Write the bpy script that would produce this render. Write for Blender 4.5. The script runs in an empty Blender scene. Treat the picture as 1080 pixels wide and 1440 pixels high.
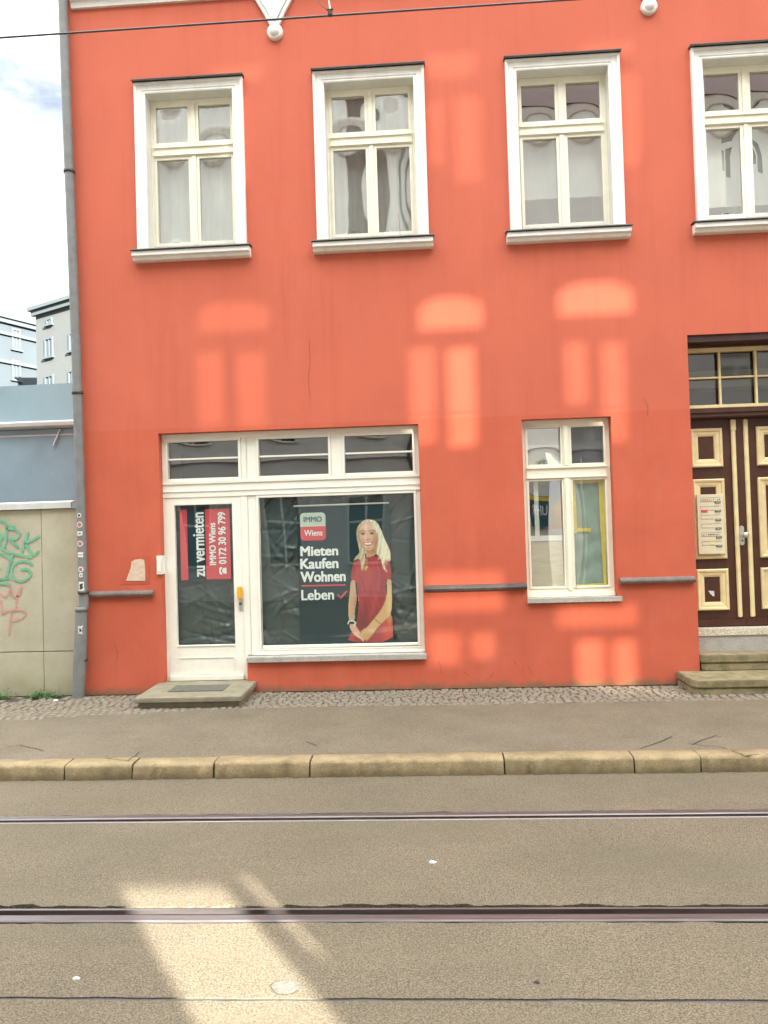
import bpy, bmesh, math, random
import numpy as np
from mathutils import Matrix, Vector
random.seed(7); rng = np.random.default_rng(7)
R = math.radians
S = bpy.context.scene
COL = S.collection

# ------------------------------------------------------------------ camera
CAM = Vector((0.0, -8.6, 1.8))
M = ((0.99800934, 0.05557442, -0.02981354), (-0.03094811, 0.01966746, -0.99932748), (-0.05495069, 0.99826083, 0.02134823))
cd = bpy.data.cameras.new('camera'); cam = bpy.data.objects.new('camera', cd); COL.objects.link(cam)
cd.sensor_fit = 'AUTO'; cd.sensor_width = 36; cd.lens = 1080/1440*36; cd.clip_start = .05; cd.clip_end = 2000
mw = Matrix.Identity(4)
for i in range(3):
    mw[i][0] = M[0][i]; mw[i][1] = -M[1][i]; mw[i][2] = -M[2][i]; mw[i][3] = CAM[i]
cam.matrix_world = mw
S.camera = cam
# ------------------------------------------------------------------ light
SUN_EL, SUN_AZ = R(20), math.atan2(.56, -.83)          # azimuth measured from +Y towards +X
sdir = Vector((math.sin(SUN_AZ)*math.cos(SUN_EL), math.cos(SUN_AZ)*math.cos(SUN_EL), math.sin(SUN_EL)))
W = bpy.data.worlds.new('World'); S.world = W; W.use_nodes = True
nt = W.node_tree; nt.nodes.clear()
sky = nt.nodes.new('ShaderNodeTexSky'); sky.sky_type = 'NISHITA'; sky.sun_disc = False
sky.sun_elevation = SUN_EL; sky.sun_rotation = SUN_AZ; sky.dust_density = 1.5; sky.air_density = 1.0
tc = nt.nodes.new('ShaderNodeTexCoord'); mp = nt.nodes.new('ShaderNodeMapping'); mp.inputs['Scale'].default_value = (1, 1, 2.2)
nz = nt.nodes.new('ShaderNodeTexNoise'); nz.inputs['Scale'].default_value = 3.2; nz.inputs['Detail'].default_value = 9; nz.inputs['Roughness'].default_value = .58
cr = nt.nodes.new('ShaderNodeValToRGB'); cr.color_ramp.elements[0].position = .28; cr.color_ramp.elements[1].position = .50
mx = nt.nodes.new('ShaderNodeMixRGB'); mx.inputs[2].default_value = (9.5, 9.7, 9.6, 1)
bg = nt.nodes.new('ShaderNodeBackground'); bg.inputs[1].default_value = .10
out = nt.nodes.new('ShaderNodeOutputWorld')
L = nt.links.new
L(tc.outputs['Generated'], mp.inputs[0]); L(mp.outputs[0], nz.inputs['Vector']); L(nz.outputs[0], cr.inputs[0])
L(cr.outputs[0], mx.inputs[0]); L(sky.outputs[0], mx.inputs[1]); 
sx = nt.nodes.new('ShaderNodeSeparateXYZ'); rz = nt.nodes.new('ShaderNodeMapRange'); rz.inputs[1].default_value = .48; rz.inputs[2].default_value = .70; rz.inputs[3].default_value = .24; rz.inputs[4].default_value = 1.0
mz = nt.nodes.new('ShaderNodeMixRGB'); mz.blend_type = 'MULTIPLY'; mz.inputs[0].default_value = 1      # dim low sky under a bright cloud deck overhead
L(tc.outputs['Generated'], sx.inputs[0]); L(sx.outputs[2], rz.inputs[0]); L(mx.outputs[0], mz.inputs[1]); L(rz.outputs[0], mz.inputs[2]); L(mz.outputs[0], bg.inputs[0]); L(bg.outputs[0], out.inputs[0])
sl = bpy.data.lights.new('sun', 'SUN'); sl.energy = 5.0; sl.angle = R(.55); sl.color = (1, .95, .86)
so = bpy.data.objects.new('sun', sl); COL.objects.link(so); so.location = (6, -12, 20)
so.rotation_euler = sdir.to_track_quat('Z', 'Y').to_euler()
S.view_settings.view_transform = 'Standard'; S.view_settings.look = 'None'; S.view_settings.gamma = 1
S.view_settings.use_curve_mapping = False; S.view_settings.exposure = 2.92
S.cycles.use_denoising = True; S.cycles.max_bounces = 10; S.cycles.transparent_max_bounces = 12
S.cycles.sample_clamp_indirect = 6; S.cycles.caustics_reflective = False; S.cycles.caustics_refractive = False

# ------------------------------------------------------------------ helpers
def ray(px, py):
    c = ((px-540)/1080, (py-720)/1080, 1)
    return Vector([sum(M[k][i]*c[k] for k in range(3)) for i in range(3)])
def at(px, py, Y=0.0):
    d = ray(px, py); t = (Y-CAM.y)/d.y
    return CAM + d*t
def hit(px, py, P, n):
    d = ray(px, py); n = Vector(n); t = (Vector(P)-CAM).dot(n)/d.dot(n)
    return CAM + d*t
def ground(px, py, z=0.0):
    d = ray(px, py); return CAM + d*((z-CAM.z)/d.z)
def lin(c):
    f = lambda v: (v/255)/12.92 if v/255 <= .04045 else ((v/255+.055)/1.055)**2.4
    return tuple(f(v) for v in c)

class MB:
    def __init__(s): s.v = []; s.f = []; s.sm = []
    def add(s, vs, fs, smooth=False):
        b = len(s.v); s.v += [tuple(p) for p in vs]
        for f in fs: s.f.append([b+i for i in f]); s.sm.append(smooth)
        return s
    def box(s, x0, x1, y0, y1, z0, z1):
        return s.add([(x0,y0,z0),(x1,y0,z0),(x1,y1,z0),(x0,y1,z0),(x0,y0,z1),(x1,y0,z1),(x1,y1,z1),(x0,y1,z1)],
                     [(0,3,2,1),(4,5,6,7),(0,1,5,4),(1,2,6,5),(2,3,7,6),(3,0,4,7)])
    def quad(s, *p): return s.add(p, [tuple(range(len(p)))])
    def prism(s, prof, x0, x1):            # profile in (y, z), extruded along X
        n = len(prof); vs = [(x0, y, z) for y, z in prof] + [(x1, y, z) for y, z in prof]
        fs = [(i, (i+1) % n, n+(i+1) % n, n+i) for i in range(n)] + [tuple(range(n))[::-1], tuple(range(n, 2*n))]
        return s.add(vs, fs)
    def prismY(s, prof, y0, y1):           # profile in (x, z), extruded along Y
        n = len(prof); vs = [(x, y0, z) for x, z in prof] + [(x, y1, z) for x, z in prof]
        fs = [(i, (i+1) % n, n+(i+1) % n, n+i) for i in range(n)] + [tuple(range(n))[::-1], tuple(range(n, 2*n))]
        return s.add(vs, fs)
    def sweep3(s, prof, x0, x1, z0, z1, close=False):   # moulding round left, top, right (and bottom) of a rectangle; prof = (d outwards, y)
        rows = []
        for d, y in prof:
            if close: rows.append([(x0-d,y,z0-d),(x0-d,y,z1+d),(x1+d,y,z1+d),(x1+d,y,z0-d)])
            else: rows.append([(x0-d,y,z0),(x0-d,y,z1+d),(x1+d,y,z1+d),(x1+d,y,z0)])
        vs = [p for r in rows for p in r]; fs = []
        for k in range(len(rows)-1):
            for j in range(4 if close else 3):
                a, b = k*4+j, k*4+(j+1) % 4
                fs.append((a, b, b+4, a+4))
        return s.add(vs, fs)
    def tube(s, pts, r, n=10, cap=True):
        pts = [Vector(p) for p in pts]; rs = r if isinstance(r, (list, tuple)) else [r]*len(pts)
        vs = []; 
        for i, p in enumerate(pts):
            d = (pts[min(i+1, len(pts)-1)]-pts[max(i-1, 0)]).normalized()
            a = d.orthogonal().normalized() if i == 0 else (a - d*a.dot(d)).normalized()
            b = d.cross(a)
            vs += [p + (a*math.cos(2*math.pi*k/n)+b*math.sin(2*math.pi*k/n))*rs[i] for k in range(n)]
        fs = [(i*n+k, i*n+(k+1) % n, (i+1)*n+(k+1) % n, (i+1)*n+k) for i in range(len(pts)-1) for k in range(n)]
        s.add(vs, fs, True)
        if cap: s.add(vs[:n][::-1], [tuple(range(n))]); s.add(vs[-n:], [tuple(range(n))])
        return s
    def lathe(s, c, prof, n=24, ax='Z'):    # prof = (r, h)
        vs = []
        for r, h in prof:
            for k in range(n):
                a = 2*math.pi*k/n; u, v = r*math.cos(a), r*math.sin(a)
                vs.append((c[0]+u, c[1]+v, c[2]+h) if ax == 'Z' else (c[0]+u, c[1]-h, c[2]+v))
        fs = [(i*n+k, i*n+(k+1) % n, (i+1)*n+(k+1) % n, (i+1)*n+k) for i in range(len(prof)-1) for k in range(n)]
        return s.add(vs, fs, True)
    def ribbon(s, pts, w, nrm=(0,-1,0)):     # flat painted stroke
        pts = [Vector(p) for p in pts]; nrm = Vector(nrm); vs = []
        for i, p in enumerate(pts):
            d = (pts[min(i+1, len(pts)-1)]-pts[max(i-1, 0)]).normalized(); b = d.cross(nrm)*w*.5*(1+.12*math.sin(i*1.9))
            vs += [p-b, p+b]
        return s.add(vs, [(2*i, 2*i+1, 2*i+3, 2*i+2) for i in range(len(pts)-1)])
    def build(s, name, mat, parent=None, bevel=0, org=None, seg=2, weld=False):
        me = bpy.data.meshes.new(name)
        o = Vector(org) if org is not None else Vector((0,0,0))
        me.from_pydata([tuple(Vector(p)-o) for p in s.v], [], s.f)
        me.polygons.foreach_set('use_smooth', s.sm)
        bm = bmesh.new(); bm.from_mesh(me)
        if weld or bevel: bmesh.ops.remove_doubles(bm, verts=bm.verts, dist=1e-5)
        bmesh.ops.recalc_face_normals(bm, faces=bm.faces)
        if bevel:
            es = [e for e in bm.edges if len(e.link_faces) == 2 and e.calc_face_angle(0) > .6]
            bmesh.ops.bevel(bm, geom=es, offset=bevel, segments=seg, affect='EDGES', clamp_overlap=True)
        bm.to_mesh(me); bm.free()
        me.materials.append(mat)
        ob = bpy.data.objects.new(name, me); COL.objects.link(ob)
        if parent is not None: ob.parent = parent
        return ob
def tag(o, label=None, cat=None, group=None, kind=None):
    for k, v in (('label', label), ('category', cat), ('group', group), ('kind', kind)):
        if v: o[k] = v
    return o
def empty(name, loc=(0,0,0), parent=None):
    o = bpy.data.objects.new(name, None); COL.objects.link(o); o.location = loc; o.empty_display_size = .1
    if parent is not None: o.parent = parent
    return o

# ------------------------------------------------------------------ materials
def mat(name, col, rough=.7, var=.08, scale=3.0, bump=0.0, bscale=60.0, metal=0.0, spec=.4, col2=None, lo=.35, hi=.65, speck=0.0, sscale=150., stretch=None):
    m = bpy.data.materials.new(name); m.use_nodes = True; n = m.node_tree; b = n.nodes['Principled BSDF']
    b.inputs['Roughness'].default_value = rough; b.inputs['Metallic'].default_value = metal
    b.inputs['Specular IOR Level'].default_value = spec
    g = n.nodes.new('ShaderNodeNewGeometry'); src = g.outputs['Position']
    if stretch:
        mpn = n.nodes.new('ShaderNodeMapping'); mpn.inputs['Scale'].default_value = stretch; n.links.new(src, mpn.inputs[0]); src = mpn.outputs[0]
    t = n.nodes.new('ShaderNodeTexNoise'); t.inputs['Scale'].default_value = scale; t.inputs['Detail'].default_value = 8; t.inputs['Roughness'].default_value = .62
    n.links.new(src, t.inputs['Vector'])
    r = n.nodes.new('ShaderNodeValToRGB'); r.color_ramp.elements[0].position = lo; r.color_ramp.elements[1].position = hi
    c2 = col2 if col2 else tuple(c*(1-var) for c in col)
    c1 = col if col2 else tuple(min(1, c*(1+var)) for c in col)
    r.color_ramp.elements[0].color = (*c2, 1); r.color_ramp.elements[1].color = (*c1, 1)
    n.links.new(t.outputs[0], r.inputs[0]); last = r.outputs[0]
    if speck:
        v = n.nodes.new('ShaderNodeTexNoise'); v.inputs['Scale'].default_value = sscale; v.inputs['Detail'].default_value = 3; v.inputs['Roughness'].default_value = .8
        n.links.new(g.outputs['Position'], v.inputs['Vector'])
        rr = n.nodes.new('ShaderNodeValToRGB'); rr.color_ramp.elements[0].position = .32; rr.color_ramp.elements[1].position = .68
        a, z = 1-speck, 1+speck
        rr.color_ramp.elements[0].color = (a, a, a, 1); rr.color_ramp.elements[1].color = (z, z, z, 1)
        n.links.new(v.outputs[0], rr.inputs[0])
        mm = n.nodes.new('ShaderNodeMixRGB'); mm.blend_type = 'MULTIPLY'; mm.inputs[0].default_value = 1
        n.links.new(last, mm.inputs[1]); n.links.new(rr.outputs[0], mm.inputs[2]); last = mm.outputs[0]
    n.links.new(last, b.inputs['Base Color'])
    if bump:
        t2 = n.nodes.new('ShaderNodeTexNoise'); t2.inputs['Scale'].default_value = bscale; t2.inputs['Detail'].default_value = 5
        n.links.new(src, t2.inputs['Vector'])
        bp = n.nodes.new('ShaderNodeBump'); bp.inputs['Strength'].default_value = bump; bp.inputs['Distance'].default_value = .01
        n.links.new(t2.outputs[0], bp.inputs['Height']); n.links.new(bp.outputs[0], b.inputs['Normal'])
    m['last'] = 0
    return m
def last_color(m):
    b = m.node_tree.nodes['Principled BSDF']; return b.inputs['Base Color'].links[0].from_socket
def over(m, fac_builder, col, blend='MIX'):
    """lay a second pigment over a material where a mask built from nodes says so"""
    n = m.node_tree; b = n.nodes['Principled BSDF']; src = last_color(m)
    mm = n.nodes.new('ShaderNodeMixRGB'); mm.blend_type = blend; mm.inputs[2].default_value = (*col, 1)
    n.links.new(fac_builder(n), mm.inputs[0]); n.links.new(src, mm.inputs[1]); n.links.new(mm.outputs[0], b.inputs['Base Color'])
def zmask(z0, z1, nscale=6, namp=.1, amount=1.0):   # 1 below z0, 0 above z1, wobbly
    def f(n):
        g = n.nodes.new('ShaderNodeNewGeometry'); sp = n.nodes.new('ShaderNodeSeparateXYZ'); n.links.new(g.outputs['Position'], sp.inputs[0])
        t = n.nodes.new('ShaderNodeTexNoise'); t.inputs['Scale'].default_value = nscale; t.inputs['Detail'].default_value = 7; n.links.new(g.outputs['Position'], t.inputs['Vector'])
        a = n.nodes.new('ShaderNodeMath'); a.operation = 'MULTIPLY_ADD'; a.inputs[1].default_value = namp*2; n.links.new(t.outputs[0], a.inputs[0]); n.links.new(sp.outputs[2], a.inputs[2])
        r = n.nodes.new('ShaderNodeMapRange'); r.inputs[1].default_value = z0+namp; r.inputs[2].default_value = z1+namp; r.inputs[3].default_value = amount; r.inputs[4].default_value = 0
        n.links.new(a.outputs[0], r.inputs[0]); return r.outputs[0]
    return f
def nmask(scale, lo, hi, amount=1.0, stretch=(1,1,1)):
    def f(n):
        g = n.nodes.new('ShaderNodeNewGeometry'); mpn = n.nodes.new('ShaderNodeMapping'); mpn.inputs['Scale'].default_value = stretch
        n.links.new(g.outputs['Position'], mpn.inputs[0])
        t = n.nodes.new('ShaderNodeTexNoise'); t.inputs['Scale'].default_value = scale; t.inputs['Detail'].default_value = 8; t.inputs['Roughness'].default_value = .65
        n.links.new(mpn.outputs[0], t.inputs['Vector'])
        r = n.nodes.new('ShaderNodeMapRange'); r.inputs[1].default_value = lo; r.inputs[2].default_value = hi; r.inputs[3].default_value = 0; r.inputs[4].default_value = amount
        n.links.new(t.outputs[0], r.inputs[0]); return r.outputs[0]
    return f
def glass(name, fac, tint=(.9,.95,.93), rough=0.0, bump=0.0, bscale=4.0):
    m = bpy.data.materials.new(name); m.use_nodes = True; n = m.node_tree; n.nodes.clear()
    o = n.nodes.new('ShaderNodeOutputMaterial'); tr = n.nodes.new('ShaderNodeBsdfTransparent'); tr.inputs[0].default_value = (*tint, 1)
    gl = n.nodes.new('ShaderNodeBsdfGlossy'); gl.inputs['Roughness'].default_value = rough; gl.inputs[0].default_value = (.95,.97,.96,1)
    lw = n.nodes.new('ShaderNodeLayerWeight'); lw.inputs[0].default_value = .25
    ma = n.nodes.new('ShaderNodeMath'); ma.operation = 'MULTIPLY_ADD'; ma.inputs[1].default_value = .5; ma.inputs[2].default_value = fac; ma.use_clamp = True
    mxs = n.nodes.new('ShaderNodeMixShader')
    n.links.new(lw.outputs['Fresnel'], ma.inputs[0]); n.links.new(ma.outputs[0], mxs.inputs[0]); n.links.new(tr.outputs[0], mxs.inputs[1]); n.links.new(gl.outputs[0], mxs.inputs[2]); n.links.new(mxs.outputs[0], o.inputs[0])
    if bump:
        g = n.nodes.new('ShaderNodeNewGeometry'); t = n.nodes.new('ShaderNodeTexNoise'); t.inputs['Scale'].default_value = bscale; t.inputs['Detail'].default_value = 1
        bp = n.nodes.new('ShaderNodeBump'); bp.inputs['Strength'].default_value = bump; bp.inputs['Distance'].default_value = .02
        n.links.new(g.outputs['Position'], t.inputs['Vector']); n.links.new(t.outputs[0], bp.inputs['Height']); n.links.new(bp.outputs[0], gl.inputs['Normal'])
    return m
def sheer(name, tint):
    m = bpy.data.materials.new(name); m.use_nodes = True; n = m.node_tree; n.nodes.clear()
    o = n.nodes.new('ShaderNodeOutputMaterial'); tr = n.nodes.new('ShaderNodeBsdfTransparent'); tr.inputs[0].default_value = (*tint, 1)
    gl = n.nodes.new('ShaderNodeBsdfGlossy'); gl.inputs['Roughness'].default_value = .03; mxs = n.nodes.new('ShaderNodeMixShader'); mxs.inputs[0].default_value = .1
    n.links.new(tr.outputs[0], mxs.inputs[1]); n.links.new(gl.outputs[0], mxs.inputs[2]); n.links.new(mxs.outputs[0], o.inputs[0])
    return m
def vcol(name, rough=.5):
    m = bpy.data.materials.new(name); m.use_nodes = True; n = m.node_tree; b = n.nodes['Principled BSDF']; b.inputs['Roughness'].default_value = rough
    a = n.nodes.new('ShaderNodeVertexColor'); a.layer_name = 'print'; n.links.new(a.outputs[0], b.inputs['Base Color']); return m

m_red = mat('red_render', (.56,.122,.066), .88, .07, 1.3, .22, 140, speck=.09, sscale=90)
over(m_red, nmask(.8, .42, .68, .5), (.49,.095,.050))
over(m_red, nmask(2.6, .52, .70, .35, (1,1,.6)), (.60,.155,.095))
over(m_red, nmask(5, .60, .75, .25, (1,1,.25)), (.60,.15,.085))
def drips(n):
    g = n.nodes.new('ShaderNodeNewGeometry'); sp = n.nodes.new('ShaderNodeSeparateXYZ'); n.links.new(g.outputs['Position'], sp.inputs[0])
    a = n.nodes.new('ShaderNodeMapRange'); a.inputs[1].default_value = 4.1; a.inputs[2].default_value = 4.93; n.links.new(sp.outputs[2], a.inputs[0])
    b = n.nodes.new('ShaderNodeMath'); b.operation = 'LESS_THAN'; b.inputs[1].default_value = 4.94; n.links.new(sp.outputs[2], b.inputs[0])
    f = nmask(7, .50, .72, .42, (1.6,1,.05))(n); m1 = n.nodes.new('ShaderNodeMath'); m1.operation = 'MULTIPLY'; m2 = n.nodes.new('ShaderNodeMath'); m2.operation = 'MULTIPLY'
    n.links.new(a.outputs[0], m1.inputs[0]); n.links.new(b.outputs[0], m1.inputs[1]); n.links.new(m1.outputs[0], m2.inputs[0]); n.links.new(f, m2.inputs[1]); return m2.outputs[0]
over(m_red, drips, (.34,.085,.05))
def above(n):
    g = n.nodes.new('ShaderNodeNewGeometry'); sp = n.nodes.new('ShaderNodeSeparateXYZ'); n.links.new(g.outputs['Position'], sp.inputs[0])
    r = n.nodes.new('ShaderNodeMapRange'); r.inputs[1].default_value = 3.005; r.inputs[2].default_value = 3.02; r.inputs[3].default_value = 0; r.inputs[4].default_value = .45
    n.links.new(sp.outputs[2], r.inputs[0]); return r.outputs[0]
over(m_red, above, (.59,.15,.092))
over(m_red, nmask(3.5, .52, .80, .30, (1.6,1,.12)), (.42,.075,.040))
over(m_red, nmask(60, .70, .76, .35), (.66,.24,.16))
over(m_red, zmask(.005, .085, 9, .09, .85), (.20,.135,.075))
m_white = mat('aged_white_paint', (.82,.81,.76), .65, .05, 5, .05, 90)
over(m_white, nmask(7, .56, .78, .35, (1,1,.3)), (.45,.42,.35))
m_cream = mat('cream_window_paint', (.86,.82,.67), .5, .04, 6, .04, 60)
over(m_cream, nmask(11, .62, .8, .3), (.6,.5,.33))
m_shop = mat('white_joinery_paint', (.86,.84,.74), .45, .03, 5, .03, 50)
over(m_shop, zmask(.1, .45, 10, .15, .18), (.5,.44,.33))
m_flash = mat('dark_metal_flashing', (.10,.09,.085), .5, .2, 12, .1, 40, .3)
m_granite = mat('speckled_granite', (.40,.38,.34), .75, .1, 8, .2, 120, speck=.55, sscale=110)
m_terr = mat('light_terrazzo', (.58,.53,.42), .7, .08, 10, .15, 120, speck=.6, sscale=85)
m_stone = mat('mossy_sandstone', (.24,.20,.115), .9, .25, 6, .35, 60, speck=.25, sscale=120)
over(m_stone, nmask(7, .48, .66, .7), (.12,.11,.038))
m_slab = mat('weathered_concrete_slab', (.24,.215,.15), .9, .15, 7, .3, 90, speck=.2, sscale=140)
over(m_slab, nmask(9, .5, .7, .5), (.155,.14,.07))
m_mat = mat('grey_scraper_mat', (.12,.118,.09), .95, .2, 30, .5, 200)
m_asph = mat('worn_asphalt', (.130,.106,.071), .9, .10, .8, .28, 190, speck=.75, sscale=115)
over(m_asph, nmask(1.4, .5, .75, .35, (.4,1,1)), (.085,.069,.046))
over(m_asph, nmask(.7, .48, .62, .35, (.5,1.3,1)), (.105,.095,.06))
over(m_asph, nmask(2.5, .55, .72, .4, (.12,2.2,1)), (.15,.115,.075))
over(m_asph, nmask(24, .655, .70, .7), (.04,.034,.025))
over(m_asph, nmask(40, .71, .78, .5), (.21,.185,.135))
m_pave = mat('pavement_asphalt', (.142,.117,.080), .92, .10, 1.6, .25, 170, speck=.55, sscale=110)
over(m_pave, nmask(2.2, .5, .72, .4), (.108,.09,.064))
over(m_pave, nmask(22, .66, .72, .5), (.06,.05,.037))
over(m_pave, nmask(1.1, .5, .6, .3, (.35,1,1)), (.165,.14,.105))
m_sett = mat('grey_mosaic_sett', (.19,.163,.122), .85, .22, 14, .3, 60, speck=.2, sscale=150)
m_joint = mat('sandy_joint', (.07,.057,.04), .95, .2, 12, .3, 90)
m_kerb = mat('ochre_kerb_stone', (.27,.21,.115), .88, .22, 5, .35, 70, speck=.28, sscale=120)
over(m_kerb, zmask(-.125, -.07, 12, .03, .55), (.09,.07,.045))
over(m_kerb, nmask(4, .5, .72, .5), (.12,.095,.05))
m_dirt = mat('dark_gap_dirt', (.03,.026,.02), .95, .2, 20)
m_steel = mat('polished_rail_steel', (.20,.18,.18), .45, .25, 20, .08, 20, .85, stretch=(.1,6,1))
m_rust = mat('rusty_groove', (.105,.062,.032), .9, .35, 10, .3, 40, stretch=(.2,4,1))
m_seal = mat('bitumen_seal', (.075,.072,.07), .5, .2, 10)
m_wallc = mat('stained_concrete', (.47,.44,.33), .92, .10, 2.2, .25, 60, speck=.1, sscale=160)
over(m_wallc, nmask(3.0, .5, .75, .45, (1,1,.5)), (.36,.32,.20))
over(m_wallc, zmask(.0, .45, 5, .3, .5), (.30,.26,.13))
m_cap = mat('pale_zinc_cap', (.62,.62,.60), .5, .08, 5, .05, 30, .1)
m_shed = mat('veil_paled_blue_grey', (.25,.34,.395), .7, .10, 1.2, .1, 30)  # dark shed lightened: the bluish sun veil is put into this colour
m_shed2 = mat('veil_paled_fascia', (.27,.39,.44), .65, .10, 1.0, .1, 30)  # veil over the fascia is mixed into its colour too
m_far = mat('shade_darkened_far_render', (.09,.10,.10), .9, .05, .6)  # colour darkened to stand in for the shade on the far house
m_far2 = mat('shade_darkened_blue_render', (.055,.07,.082), .9, .05, .6)  # shade of the second far house put into its colour likewise
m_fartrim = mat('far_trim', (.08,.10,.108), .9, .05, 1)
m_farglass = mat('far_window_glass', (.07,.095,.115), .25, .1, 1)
m_pipe = mat('grey_painted_pipe', (.20,.205,.20), .55, .12, 9, .08, 50)
over(m_pipe, nmask(12, .58, .75, .5, (1,1,.4)), (.13,.09,.07))
m_brown = mat('dark_brown_door_paint', (.075,.027,.015), .42, .2, 6, .08, 40)
m_yel = mat('cream_trim_paint', (.78,.65,.36), .5, .08, 8, .06, 60)
over(m_yel, nmask(26, .63, .74, .6), (.42,.25,.10))
m_lint = mat('dark_lintel', (.05,.02,.018), .6, .2, 8)
m_plate = mat('ivory_bell_plate', (.72,.66,.47), .35, .02, 8)
m_btn = mat('dark_button', (.10,.10,.085), .4, .1, 20)
m_silver = mat('brushed_silver', (.62,.60,.55), .35, .05, 20, 0, 1, .8)
m_orange = mat('amber_guard', (.80,.40,.02), .35, .05, 20)
m_film = mat('black_plastic_film', (.030,.055,.055), .33, .3, 3, .0, 5, spec=.9)
m_poster = mat('dark_teal_print', (.008,.034,.042), .45, .04, 4)
m_pwhite = mat('white_print', (.82,.84,.80), .5, .02, 8)
m_pred = mat('coral_red_print', (.66,.075,.09), .5, .02, 8)
m_sage = mat('pale_sage_print', (.52,.60,.48), .5, .03, 8)
m_tealtxt = mat('slate_teal_print', (.03,.10,.13), .5, .03, 8)
m_dark = mat('unlit_room', (.05,.05,.05), .9, .1, 2)
m_room = mat('room_plaster', (.30,.29,.27), .9, .1, 2)
m_curt = mat('white_curtain', (.78,.78,.74), .85, .03, 5)
m_paper = mat('grey_green_paper', (.22,.31,.25), .8, .10, 5, .05, 12)
m_tape = mat('yellow_masking_tape', (.66,.50,.02), .6, .08, 14)
m_board = mat('raw_plywood', (.58,.47,.29), .7, .10, 4, .05, 30, stretch=(1,1,7))
m_green = mat('green_spray_paint', (.16,.44,.28), .7, .12, 14)
m_pink = mat('pink_spray_paint', (.66,.27,.25), .75, .12, 14)
m_patch = mat('bare_plaster', (.66,.50,.38), .9, .12, 20, .2, 60)
m_patchpaint = mat('red_patch_paint', (.50,.10,.055), .85, .08, 5, .1, 90)
m_stw = mat('sticker_white', (.70,.70,.66), .6, .08, 40)
m_stblack = mat('sticker_black', (.05,.05,.055), .6, .1, 40)
m_leaf = mat('weed_leaf', (.09,.20,.06), .6, .35, 30)
m_wire = mat('weathered_copper_wire', (.10,.10,.10), .4, .1, 20, 0, 1, .6)
m_opp = mat('pale_grey_render', (.62,.61,.57), .9, .06, 1)
m_oppdark = mat('grey_plinth_render', (.17,.18,.18), .9, .06, 1)
m_tile = mat('brown_roof_tile', (.085,.045,.038), .8, .35, 6, .3, 14, stretch=(1,1,4))
m_oppwin = mat('dark_window', (.03,.035,.045), .1, .2, 2)
g_old = glass('old_wavy_glass', .45, bump=.05, bscale=3.2)
g_shop = glass('shop_window_glass', .07, (.93,.97,.96), bump=.01, bscale=1.5)
g_top = glass('toplight_glass', .16, (.75,.82,.82))
g_low = glass('street_window_glass', .10, (.92,.95,.93), bump=.02, bscale=3)
g_mirror = glass('brighter_street_glass', .24, (.9,.94,.92), bump=.015, bscale=3)
g_door = glass('fanlight_glass', .12, (.6,.62,.58), rough=.05)
g_tints = [sheer('sun_dimming_pane', (v, v*.97, v*.92)) for v in (.25, .34, .46)]  # panes added to weaken the sun for the patches on the red wall

# ------------------------------------------------------------------ ground, road, pavement
ROAD = -.12
tag(MB().quad((-300,-300,-.34),(300,-300,-.34),(300,300,-.34),(-300,300,-.34)).build('ground', m_joint), kind='structure')
road = MB()
def strip(y0, y1, j0, j1):     # asphalt strip with ragged edges
    xs = [-40, -20, -10, -6] + list(np.arange(-4.5, 4.5, .03)) + [6, 10, 20, 40]
    a = b = 0; top = []
    for x in xs:
        a = .7*a + rng.normal()*.0025; b = .7*b + rng.normal()*.0025
        top.append((x, y0+a*j0, y1+b*j1))
    vs = [(x, p, ROAD) for x, p, q in top] + [(x, q, ROAD) for x, p, q in top]; n = len(top)
    road.add(vs, [(i, i+1, n+i+1, n+i) for i in range(n-1)])
    for off, jj in ((0, j0), (n, j1)):
        if jj:
            ve = [vs[off+i] for i in range(n)]; road.add(ve + [(x, y, ROAD-.06) for x, y, z in ve], [(i, i+1, n+i+1, n+i) for i in range(n-1)])
strip(-14, -5.445, 0, .5); strip(-5.425, -4.825, .5, 1.0); strip(-4.652, -3.492, 2.2, 1.0); strip(-3.378, -2.60, 1.2, 0)
tag(road.build('road', m_asph), kind='structure')
tag(MB().box(-40, 40, -5.46, -5.41, ROAD-.07, ROAD-.006).build('road_joint', m_seal), kind='structure')
def rail(name, yh, inner, label):
    # yh = centre of running head, inner = +1 when the groove lies on the +Y side
    t = empty(name, (0, yh, ROAD)); s = inner
    P = lambda pr: [(s*y, z) for y, z in pr]
    MB().prism(P([(-.032,-.05),(.030,-.05),(.030,-.003),(.024,.004),(-.026,.004),(-.032,-.003)]), -40, 40).build('running_head', m_steel, t)
    MB().prism(P([(.0305,-.05),(.078,-.05),(.078,-.036),(.0305,-.036)]), -40, 40).build('groove', m_rust, t)
    MB().prism(P([(.0785,-.05),(.098,-.05),(.098,.0),(.094,.003),(.0785,.002)]), -40, 40).build('guard_lip', m_steel, t)
    MB().prism(P([(-.06,-.09),(.13,-.09),(.13,-.052),(-.06,-.052)]), -40, 40).build('foot', m_dirt, t)
    return tag(t, label, 'tram rail', 'grooved rails of the tram track')
rail('tram_rail', -3.418, -1, 'grooved steel tram rail lying nearer the kerb')
rail('tram_rail', -4.778, 1, 'wider looking grooved tram rail with rusty brown groove crossing the sunlit patch')

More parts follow.
